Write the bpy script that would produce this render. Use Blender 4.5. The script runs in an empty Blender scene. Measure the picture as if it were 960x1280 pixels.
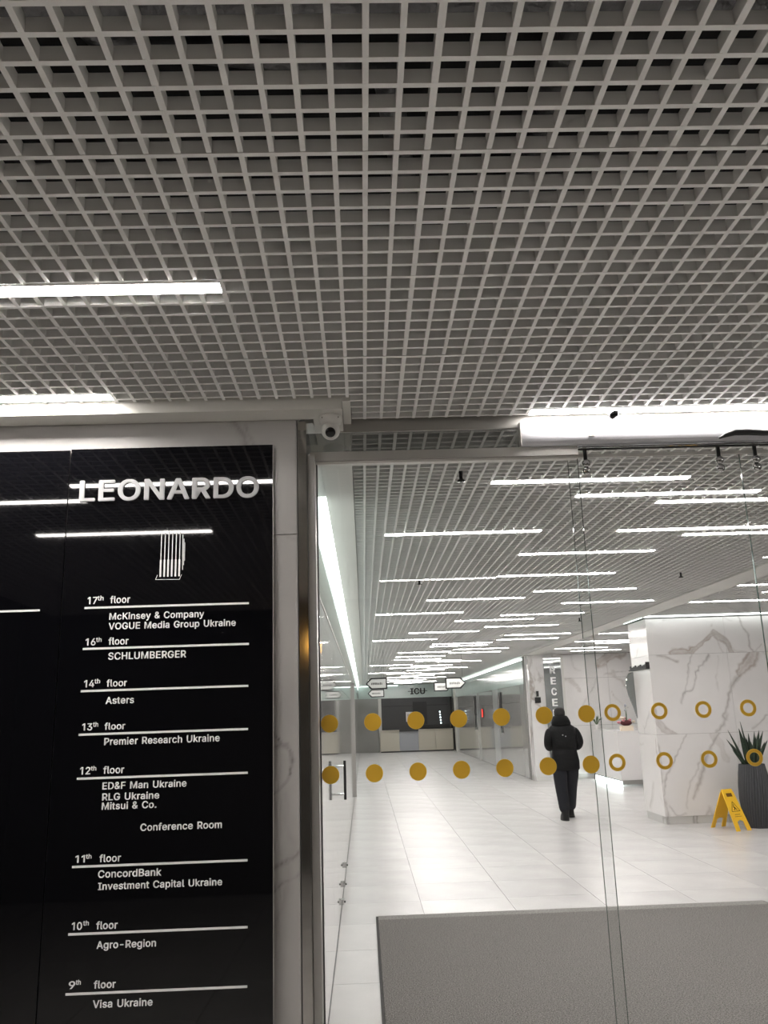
import bpy, bmesh, math, random, json
import numpy as np
from mathutils import Vector, Matrix
random.seed(7)
SC = bpy.context.scene
COL = SC.collection
PI = math.pi
R = math.radians

# ------------------------------------------------------------------ camera, world, exposure
CAM_H = 1.70
F_PX = 1052.5
PITCH, YAW, ROLL = 0.235414, 0.030783, -0.033751
cy, sy, cp, sp = math.cos(YAW), math.sin(YAW), math.cos(PITCH), math.sin(PITCH)
fw = Vector((sy * cp, cy * cp, sp)); rt = Vector((cy, -sy, 0)); up = rt.cross(fw)
cr, sr = math.cos(ROLL), math.sin(ROLL)
r2 = cr * rt + sr * up; u2 = -sr * rt + cr * up
cam = bpy.data.objects.new('camera', bpy.data.cameras.new('camera'))
COL.objects.link(cam)
cam.data.sensor_fit = 'HORIZONTAL'; cam.data.sensor_width = 36.0
cam.data.lens = F_PX * 36.0 / 960.0
cam.data.clip_start = 0.02; cam.data.clip_end = 200
M3 = Matrix((r2, u2, -fw)).transposed()
cam.matrix_world = Matrix.Translation((0, 0, CAM_H)) @ M3.to_4x4()
SC.camera = cam

w = bpy.data.worlds.new('world'); SC.world = w; w.use_nodes = True
w.node_tree.nodes['Background'].inputs[0].default_value = (0.02, 0.022, 0.026, 1)
w.node_tree.nodes['Background'].inputs[1].default_value = 1.0
SC.view_settings.view_transform = 'Standard'
SC.view_settings.look = 'None'
SC.view_settings.gamma = 1.0
SC.view_settings.use_curve_mapping = False
SC.view_settings.exposure = 0.26
LAMP_IN = 56.0
LAMP_OUT = 66.0

# ------------------------------------------------------------------ key dimensions (metres)
ZC = 3.023            # underside of the grille ceiling
GX, GY = 0.1889, 1.774   # grille module origin
MOD, CELL, BAR, BARH = 0.6, 0.075, 0.0135, 0.036
YW = 3.518            # face of the marble wall with the directory
YG = 3.701            # plane of the glass front
XL, XR = -0.25, 4.10  # corridor walls
YB = 40.0             # far end of the corridor

# ------------------------------------------------------------------ materials
def lin(c):
    return tuple(((v / 255) / 12.92 if v / 255 <= 0.04045 else ((v / 255 + 0.055) / 1.055) ** 2.4) for v in c) + (1,)

def mat(name, col, rough=0.5, metal=0.0, spec=0.5, noise=None, bump=None, coat=0.0, rnd=0.0):
    m = bpy.data.materials.new(name); m.use_nodes = True
    nt = m.node_tree; b = nt.nodes['Principled BSDF']
    b.inputs['Base Color'].default_value = lin(col)
    b.inputs['Roughness'].default_value = rough
    b.inputs['Metallic'].default_value = metal
    b.inputs['Specular IOR Level'].default_value = spec
    b.inputs['Coat Weight'].default_value = coat
    b.inputs['Coat Roughness'].default_value = 0.03
    tc = nt.nodes.new('ShaderNodeTexCoord')
    last = None
    if noise:
        sc, amt = noise[0], noise[1]
        mp = nt.nodes.new('ShaderNodeMapping')
        mp.inputs['Scale'].default_value = noise[2] if len(noise) > 2 else (1, 1, 1)
        nt.links.new(tc.outputs['Object'], mp.inputs[0])
        n = nt.nodes.new('ShaderNodeTexNoise'); n.inputs['Scale'].default_value = sc
        n.inputs['Detail'].default_value = 5
        nt.links.new(mp.outputs[0], n.inputs['Vector'])
        mr = nt.nodes.new('ShaderNodeMapRange')
        mr.inputs[1].default_value = 0.3; mr.inputs[2].default_value = 0.7
        mr.inputs[3].default_value = 1 - amt; mr.inputs[4].default_value = 1 + amt
        nt.links.new(n.outputs['Fac'], mr.inputs[0]); last = mr.outputs[0]
    if rnd:
        oi = nt.nodes.new('ShaderNodeObjectInfo')
        mr2 = nt.nodes.new('ShaderNodeMapRange')
        mr2.inputs[3].default_value = 1 - rnd; mr2.inputs[4].default_value = 1 + rnd
        nt.links.new(oi.outputs['Random'], mr2.inputs[0])
        if last is None: last = mr2.outputs[0]
        else:
            mm = nt.nodes.new('ShaderNodeMath'); mm.operation = 'MULTIPLY'
            nt.links.new(last, mm.inputs[0]); nt.links.new(mr2.outputs[0], mm.inputs[1]); last = mm.outputs[0]
    if last is not None:
        vm = nt.nodes.new('ShaderNodeVectorMath'); vm.operation = 'SCALE'
        vm.inputs[0].default_value = lin(col)[:3]
        nt.links.new(last, vm.inputs['Scale'])
        nt.links.new(vm.outputs[0], b.inputs['Base Color'])
    if bump:
        n2 = nt.nodes.new('ShaderNodeTexNoise'); n2.inputs['Scale'].default_value = bump[0]
        n2.inputs['Detail'].default_value = 3
        nt.links.new(tc.outputs['Object'], n2.inputs['Vector'])
        bp = nt.nodes.new('ShaderNodeBump'); bp.inputs['Strength'].default_value = bump[1]
        bp.inputs['Distance'].default_value = bump[2]
        nt.links.new(n2.outputs['Fac'], bp.inputs['Height']); nt.links.new(bp.outputs[0], b.inputs['Normal'])
    return m

def glass_mat(name, tint=(1, 1, 1), rough=0.0, base=0.04):
    """clear architectural pane: transparent body, Schlick reflection on its faces"""
    m = bpy.data.materials.new(name); m.use_nodes = True
    nt = m.node_tree; nt.nodes.clear()
    out = nt.nodes.new('ShaderNodeOutputMaterial'); mix = nt.nodes.new('ShaderNodeMixShader')
    tr = nt.nodes.new('ShaderNodeBsdfTransparent'); tr.inputs[0].default_value = tint + (1,)
    gl = nt.nodes.new('ShaderNodeBsdfGlossy'); gl.inputs['Roughness'].default_value = rough
    lw = nt.nodes.new('ShaderNodeLayerWeight'); lw.inputs['Blend'].default_value = 0.5
    pw = nt.nodes.new('ShaderNodeMath'); pw.operation = 'POWER'; pw.inputs[1].default_value = 5
    ma = nt.nodes.new('ShaderNodeMath'); ma.operation = 'MULTIPLY_ADD'
    ma.inputs[1].default_value = 1 - base; ma.inputs[2].default_value = base
    nt.links.new(lw.outputs['Facing'], pw.inputs[0]); nt.links.new(pw.outputs[0], ma.inputs[0])
    nt.links.new(ma.outputs[0], mix.inputs[0]); nt.links.new(tr.outputs[0], mix.inputs[1])
    nt.links.new(gl.outputs[0], mix.inputs[2]); nt.links.new(mix.outputs[0], out.inputs[0])
    return m

def emit(name, col, s):
    m = bpy.data.materials.new(name); m.use_nodes = True
    nt = m.node_tree; nt.nodes.clear()
    o = nt.nodes.new('ShaderNodeOutputMaterial'); e = nt.nodes.new('ShaderNodeEmission')
    e.inputs[0].default_value = lin(col); e.inputs[1].default_value = s
    nt.links.new(e.outputs[0], o.inputs[0])
    return m

def marble(name, base, vein, rough=0.12, scale=0.9, width=0.03, rot=(0, 0.6, 0.5), strength=0.8, cloud=0.05, seed=0.0):
    m = bpy.data.materials.new(name); m.use_nodes = True
    nt = m.node_tree; b = nt.nodes['Principled BSDF']; L = nt.links.new
    b.inputs['Roughness'].default_value = rough
    geo = nt.nodes.new('ShaderNodeNewGeometry')
    mp = nt.nodes.new('ShaderNodeMapping'); mp.inputs['Rotation'].default_value = rot
    mp.inputs['Location'].default_value = (seed, seed * .7, seed * .3)
    mp.inputs['Scale'].default_value = (scale * 1.0, scale, scale * .55)
    L(geo.outputs['Position'], mp.inputs[0])
    n1 = nt.nodes.new('ShaderNodeTexNoise'); n1.inputs['Scale'].default_value = 1.1; n1.inputs['Detail'].default_value = 7
    n1.inputs['Roughness'].default_value = 0.55; n1.inputs['Distortion'].default_value = 0.9
    L(mp.outputs[0], n1.inputs['Vector'])
    # thin veins follow the 0.5 level set of a distorted noise
    s = nt.nodes.new('ShaderNodeMath'); s.operation = 'SUBTRACT'; s.inputs[1].default_value = 0.5
    a = nt.nodes.new('ShaderNodeMath'); a.operation = 'ABSOLUTE'
    L(n1.outputs['Fac'], s.inputs[0]); L(s.outputs[0], a.inputs[0])
    mr = nt.nodes.new('ShaderNodeMapRange'); mr.inputs[1].default_value = 0; mr.inputs[2].default_value = width
    mr.inputs[3].default_value = 1; mr.inputs[4].default_value = 0; mr.interpolation_type = 'SMOOTHSTEP'
    L(a.outputs[0], mr.inputs[0])
    n2 = nt.nodes.new('ShaderNodeTexNoise'); n2.inputs['Scale'].default_value = 0.9; n2.inputs['Detail'].default_value = 2
    L(mp.outputs[0], n2.inputs['Vector'])
    mr2 = nt.nodes.new('ShaderNodeMapRange'); mr2.inputs[1].default_value = 0.47; mr2.inputs[2].default_value = 0.62
    L(n2.outputs['Fac'], mr2.inputs[0])
    mu = nt.nodes.new('ShaderNodeMath'); mu.operation = 'MULTIPLY'
    L(mr.outputs[0], mu.inputs[0]); L(mr2.outputs[0], mu.inputs[1])
    m3 = nt.nodes.new('ShaderNodeMath'); m3.operation = 'MULTIPLY'; m3.inputs[1].default_value = strength
    L(mu.outputs[0], m3.inputs[0])
    n3 = nt.nodes.new('ShaderNodeTexNoise'); n3.inputs['Scale'].default_value = 2.3; n3.inputs['Detail'].default_value = 4
    L(mp.outputs[0], n3.inputs['Vector'])
    mr3 = nt.nodes.new('ShaderNodeMapRange'); mr3.inputs[1].default_value = .3; mr3.inputs[2].default_value = .7
    mr3.inputs[3].default_value = 1 - cloud; mr3.inputs[4].default_value = 1 + cloud
    L(n3.outputs['Fac'], mr3.inputs[0])
    vm = nt.nodes.new('ShaderNodeVectorMath'); vm.operation = 'SCALE'; vm.inputs[0].default_value = lin(base)[:3]
    L(mr3.outputs[0], vm.inputs['Scale'])
    mx = nt.nodes.new('ShaderNodeMix'); mx.data_type = 'RGBA'
    L(m3.outputs[0], mx.inputs[0]); L(vm.outputs[0], mx.inputs[6]); mx.inputs[7].default_value = lin(vein)
    L(mx.outputs[2], b.inputs['Base Color'])
    return m

M = dict(covesoft=emit('cove_soft', (238, 252, 246), 2.2),
    grille=mat('grille_paint', (224, 223, 221), 0.45),
    void=mat('void_dark', (30, 30, 32), 0.9),
    duct=mat('duct_metal', (120, 120, 122), 0.35, 0.9, bump=(40, .5, .02)),
    white=mat('white_paint', (205, 203, 198), 0.35, noise=(3, .02)),
    soffit=mat('soffit_metal', (205, 203, 198), 0.28, 0.0, 0.8, coat=.4),
    tile=mat('floor_tile', (204, 202, 201), 0.27, spec=.4, noise=(1.9, .07, (1, 1, 1)), rnd=0.04),
    grout=mat('grout', (120, 118, 115), 0.8),
    carpet=mat('mat_pile', (124, 121, 118), 0.95, noise=(120, .7), bump=(140, 1, .012), spec=.1),
    rubber=mat('rubber', (32, 31, 30), 0.7),
    carpetrim=mat('mat_rim', (128, 126, 123), 0.9, noise=(70, .4)),
    wallm=marble('wall_marble', (128, 127, 126), (50, 48, 46), 0.18, 1.3, .02, strength=.8, cloud=.10, seed=4.2),
    pillarm=marble('pillar_marble', (205, 203, 202), (140, 130, 122), 0.10, 0.75, .03, (0.2, .7, .3), .75, .05, seed=1.7),
    plinth=marble('plinth_marble', (196, 194, 191), (120, 115, 110), 0.2, 1.2, .03, seed=3),
    steel=mat('polished_steel', (165, 163, 160), 0.09, 1.0, noise=(2, .08, (1, 1, 6)), bump=(5, .05, .004)),
    satin=mat('satin_aluminium', (168, 166, 163), 0.35, 0.35),
    header=mat('header_aluminium', (180, 178, 174), 0.48, 0.8),
    chrome=mat('chrome', (210, 210, 210), 0.08, 1.0),
    black=mat('black_gloss_glass', (8, 8, 11), 0.03, 0.0, 0.38),
    blackm=mat('black_matt', (16, 16, 17), 0.5),
    letter=mat('letter_white', (225, 225, 225), 0.5), letterbig=mat('letter_grey_white', (176, 176, 178), 0.5),
    glass=glass_mat('clear_glass', (0.972, 0.976, 0.974)),
    glassg=glass_mat('clerestory_glass', (0.80, 0.90, 0.87), 0.02, .06),
    transom=glass_mat('transom_glass', (0.55, 0.56, 0.55), 0.01, 0.25),
    glassedge=mat('glass_edge', (70, 88, 80), 0.08, 0, .9),
    gold=mat('gold_vinyl', (212, 166, 42), 0.5),
    goldrim=mat('gold_rim', (225, 190, 90), 0.5),
    panelw=mat('backpainted_glass', (196, 194, 190), 0.06, 0, .5, coat=.6),
    panelg=mat('grey_backpainted_glass', (150, 149, 146), 0.1, 0, .5, coat=.4),
    mirror=mat('grey_mirror', (150, 155, 155), 0.04, .9),
    joint=mat('joint_dark', (60, 60, 60), 0.5),
    lampbody=mat('lamp_body', (215, 215, 213), 0.3),
    lamp_in=emit('lamp_diffuser_inside', (255, 250, 246), LAMP_IN),
    lamp_out=emit('lamp_diffuser_outside', (255, 250, 244), LAMP_OUT),
    cove=emit('cove_light', (250, 255, 252), 6.0),
    covebright=emit('cove_light_bright', (240, 255, 250), 12.0),
    green=mat('green_glass_fascia', (182, 196, 191), 0.15, coat=.3), panelp=mat('pale_glass_panel', (178, 180, 178), 0.12, coat=.4),
    dark=mat('dark_shop', (44, 44, 46), 0.35),
    cream=mat('cream_panel', (188, 182, 168), 0.3),
    bluegrey=mat('bluegrey_panel', (160, 162, 168), 0.3),
    paper=mat('paper', (225, 225, 225), 0.6),
    jacket=mat('black_nylon', (5, 6, 9), 0.62, spec=.22, bump=(12, .5, .03)),
    hood=mat('black_hood', (5, 6, 8), 0.8, spec=.2),
    jeans=mat('navy_denim', (13, 15, 25), 0.9, noise=(30, .2)),
    hair=mat('dark_hair', (12, 10, 9), 0.7, bump=(90, .6, .01)),
    skin=mat('skin', (196, 150, 125), 0.5),
    boots=mat('black_leather', (7, 7, 8), 0.5, spec=.3),
    yellow=mat('yellow_plastic', (248, 196, 50), 0.4),
    brown=mat('brown_print', (110, 72, 14), 0.5),
    vase=mat('vase_grey', (66, 67, 70), 0.5, noise=(60, .15, (1, 1, .05))),
    leaf=mat('leaf', (38, 56, 40), 0.45, noise=(22, .4, (1, 1, 3))),
    soil=mat('soil', (40, 32, 26), 0.9),
    desk=mat('white_laminate', (225, 222, 222), 0.2),
    pink=mat('petal_pink', (205, 130, 140), 0.6), petal=mat('petal_cream', (225, 210, 190), 0.6),
    wine=mat('leaf_wine', (80, 30, 34), 0.6), stem=mat('stem_green', (80, 100, 70), 0.6),
    red=emit('red_sign_light', (255, 60, 50), 2.0), amber=emit('warm_lamp', (255, 190, 90), 14.0),
    dots=emit('small_spot', (235, 255, 255), 4.0),
    camw=mat('camera_white', (196, 194, 190), 0.4), lens=mat('lens_dark', (12, 12, 14), 0.1),
    signw=mat('sign_white', (215, 215, 213), 0.4),
    clearknob=mat('knob_steel', (190, 190, 190), 0.15, 1.0),
    railw=mat('rail_cover_white', (190, 190, 196), 0.22, 0.0, .7, coat=.5),
    dim=mat('outer_wall', (92, 89, 85), 0.6), outfloor=mat('outer_tile', (208, 205, 201), 0.25, noise=(1.6, .05)),
)

# ------------------------------------------------------------------ mesh helpers
class MB:
    def __init__(s): s.v = []; s.f = []; s.sm = []
    def add(s, vs, fs, smooth=False):
        n = len(s.v); s.v += [tuple(v) for v in vs]; s.f += [tuple(i + n for i in f) for f in fs]; s.sm += [smooth] * len(fs); return s
    def box(s, x0, x1, y0, y1, z0, z1):
        return s.add([(x0, y0, z0), (x1, y0, z0), (x1, y1, z0), (x0, y1, z0), (x0, y0, z1), (x1, y0, z1), (x1, y1, z1), (x0, y1, z1)],
                     [(0, 3, 2, 1), (4, 5, 6, 7), (0, 1, 5, 4), (1, 2, 6, 5), (2, 3, 7, 6), (3, 0, 4, 7)])
    def tube(s, pts, r, n=8, cap=True, smooth=True):
        pts = [Vector(p) for p in pts]; rs = r if isinstance(r, (list, tuple)) else [r] * len(pts)
        vs = []; fs = []; ref = None
        for i, p in enumerate(pts):
            d = (pts[min(i + 1, len(pts) - 1)] - pts[max(i - 1, 0)]).normalized()
            if ref is None: ref = Vector((0, 0, 1)) if abs(d.z) < .9 else Vector((1, 0, 0))
            a = d.cross(ref).normalized(); b = d.cross(a).normalized(); ref = -b if False else ref
            for k in range(n):
                t = 2 * PI * k / n; vs.append(p + rs[i] * (math.cos(t) * a + math.sin(t) * b))
        for i in range(len(pts) - 1):
            for k in range(n):
                fs.append((i * n + k, i * n + (k + 1) % n, (i + 1) * n + (k + 1) % n, (i + 1) * n + k))
        s.add(vs, fs, smooth)
        if cap:
            s.add(vs[:n], [tuple(range(n))]); s.add(vs[-n:], [tuple(range(n - 1, -1, -1))])
        return s
    def lathe(s, prof, c, n=24, rib=0, ribd=0, twist=0, smooth=True):
        vs = []; fs = []
        H = prof[-1][1] - prof[0][1] or 1
        for r, z in prof:
            for k in range(n):
                t = 2 * PI * k / n; q = r * (1 + ribd * math.cos(rib * t)) if rib else r
                tt = t + twist * (z - prof[0][1]) / H
                vs.append((c[0] + q * math.cos(tt), c[1] + q * math.sin(tt), c[2] + z))
        for i in range(len(prof) - 1):
            for k in range(n): fs.append((i * n + k, i * n + (k + 1) % n, (i + 1) * n + (k + 1) % n, (i + 1) * n + k))
        s.add(vs, fs, smooth)
        s.add(vs[:n], [tuple(range(n - 1, -1, -1))]); s.add(vs[-n:], [tuple(range(n))])
        return s
    def prism(s, poly, axis, a, b):
        """extrude 2-D polygon: axis 'y' -> poly is (x,z); 'x' -> (y,z); 'z' -> (x,y)"""
        f = {'y': lambda p, t: (p[0], t, p[1]), 'x': lambda p, t: (t, p[0], p[1]), 'z': lambda p, t: (p[0], p[1], t)}[axis]
        n = len(poly); vs = [f(p, a) for p in poly] + [f(p, b) for p in poly]
        fs = [tuple(range(n - 1, -1, -1)), tuple(range(n, 2 * n))] + [(i, (i + 1) % n, n + (i + 1) % n, n + i) for i in range(n)]
        return s.add(vs, fs)
    def sphere(s, c, r, n=10, m=6, sc=(1, 1, 1)):
        vs = []; fs = []
        for i in range(m + 1):
            p = PI * i / m
            for k in range(n):
                t = 2 * PI * k / n
                vs.append((c[0] + r * sc[0] * math.sin(p) * math.cos(t), c[1] + r * sc[1] * math.sin(p) * math.sin(t), c[2] + r * sc[2] * math.cos(p)))
        for i in range(m):
            for k in range(n): fs.append((i * n + k, (i + 1) * n + k, (i + 1) * n + (k + 1) % n, i * n + (k + 1) % n))
        return s.add(vs, fs, True)
    def mesh(s, name, m):
        me = bpy.data.meshes.new(name); me.from_pydata(s.v, [], s.f)
        me.polygons.foreach_set('use_smooth', s.sm)
        me.materials.append(M[m] if isinstance(m, str) else m); me.update()
        return me
    def build(s, name, m, parent=None, loc=None):
        return link(name, s.mesh(name, m), parent, loc)
    def fixn(s): return s

def link(name, me, parent=None, loc=None):
    o = bpy.data.objects.new(name, me); COL.objects.link(o)
    if parent: o.parent = parent
    if loc: o.location = loc
    return o
def tag(o, label, cat, group=None, kind=None):
    if label: o['label'] = label
    if cat: o['category'] = cat
    if group: o['group'] = group
    if kind: o['kind'] = kind
    return o
def thing(name, loc, label, cat, group=None, kind=None):
    o = bpy.data.objects.new(name, None); COL.objects.link(o); o.location = loc; o.empty_display_size = .1
    return tag(o, label, cat, group, kind)
def struct(o, label, cat='wall'):
    return tag(o, label, cat, None, 'structure')

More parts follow.
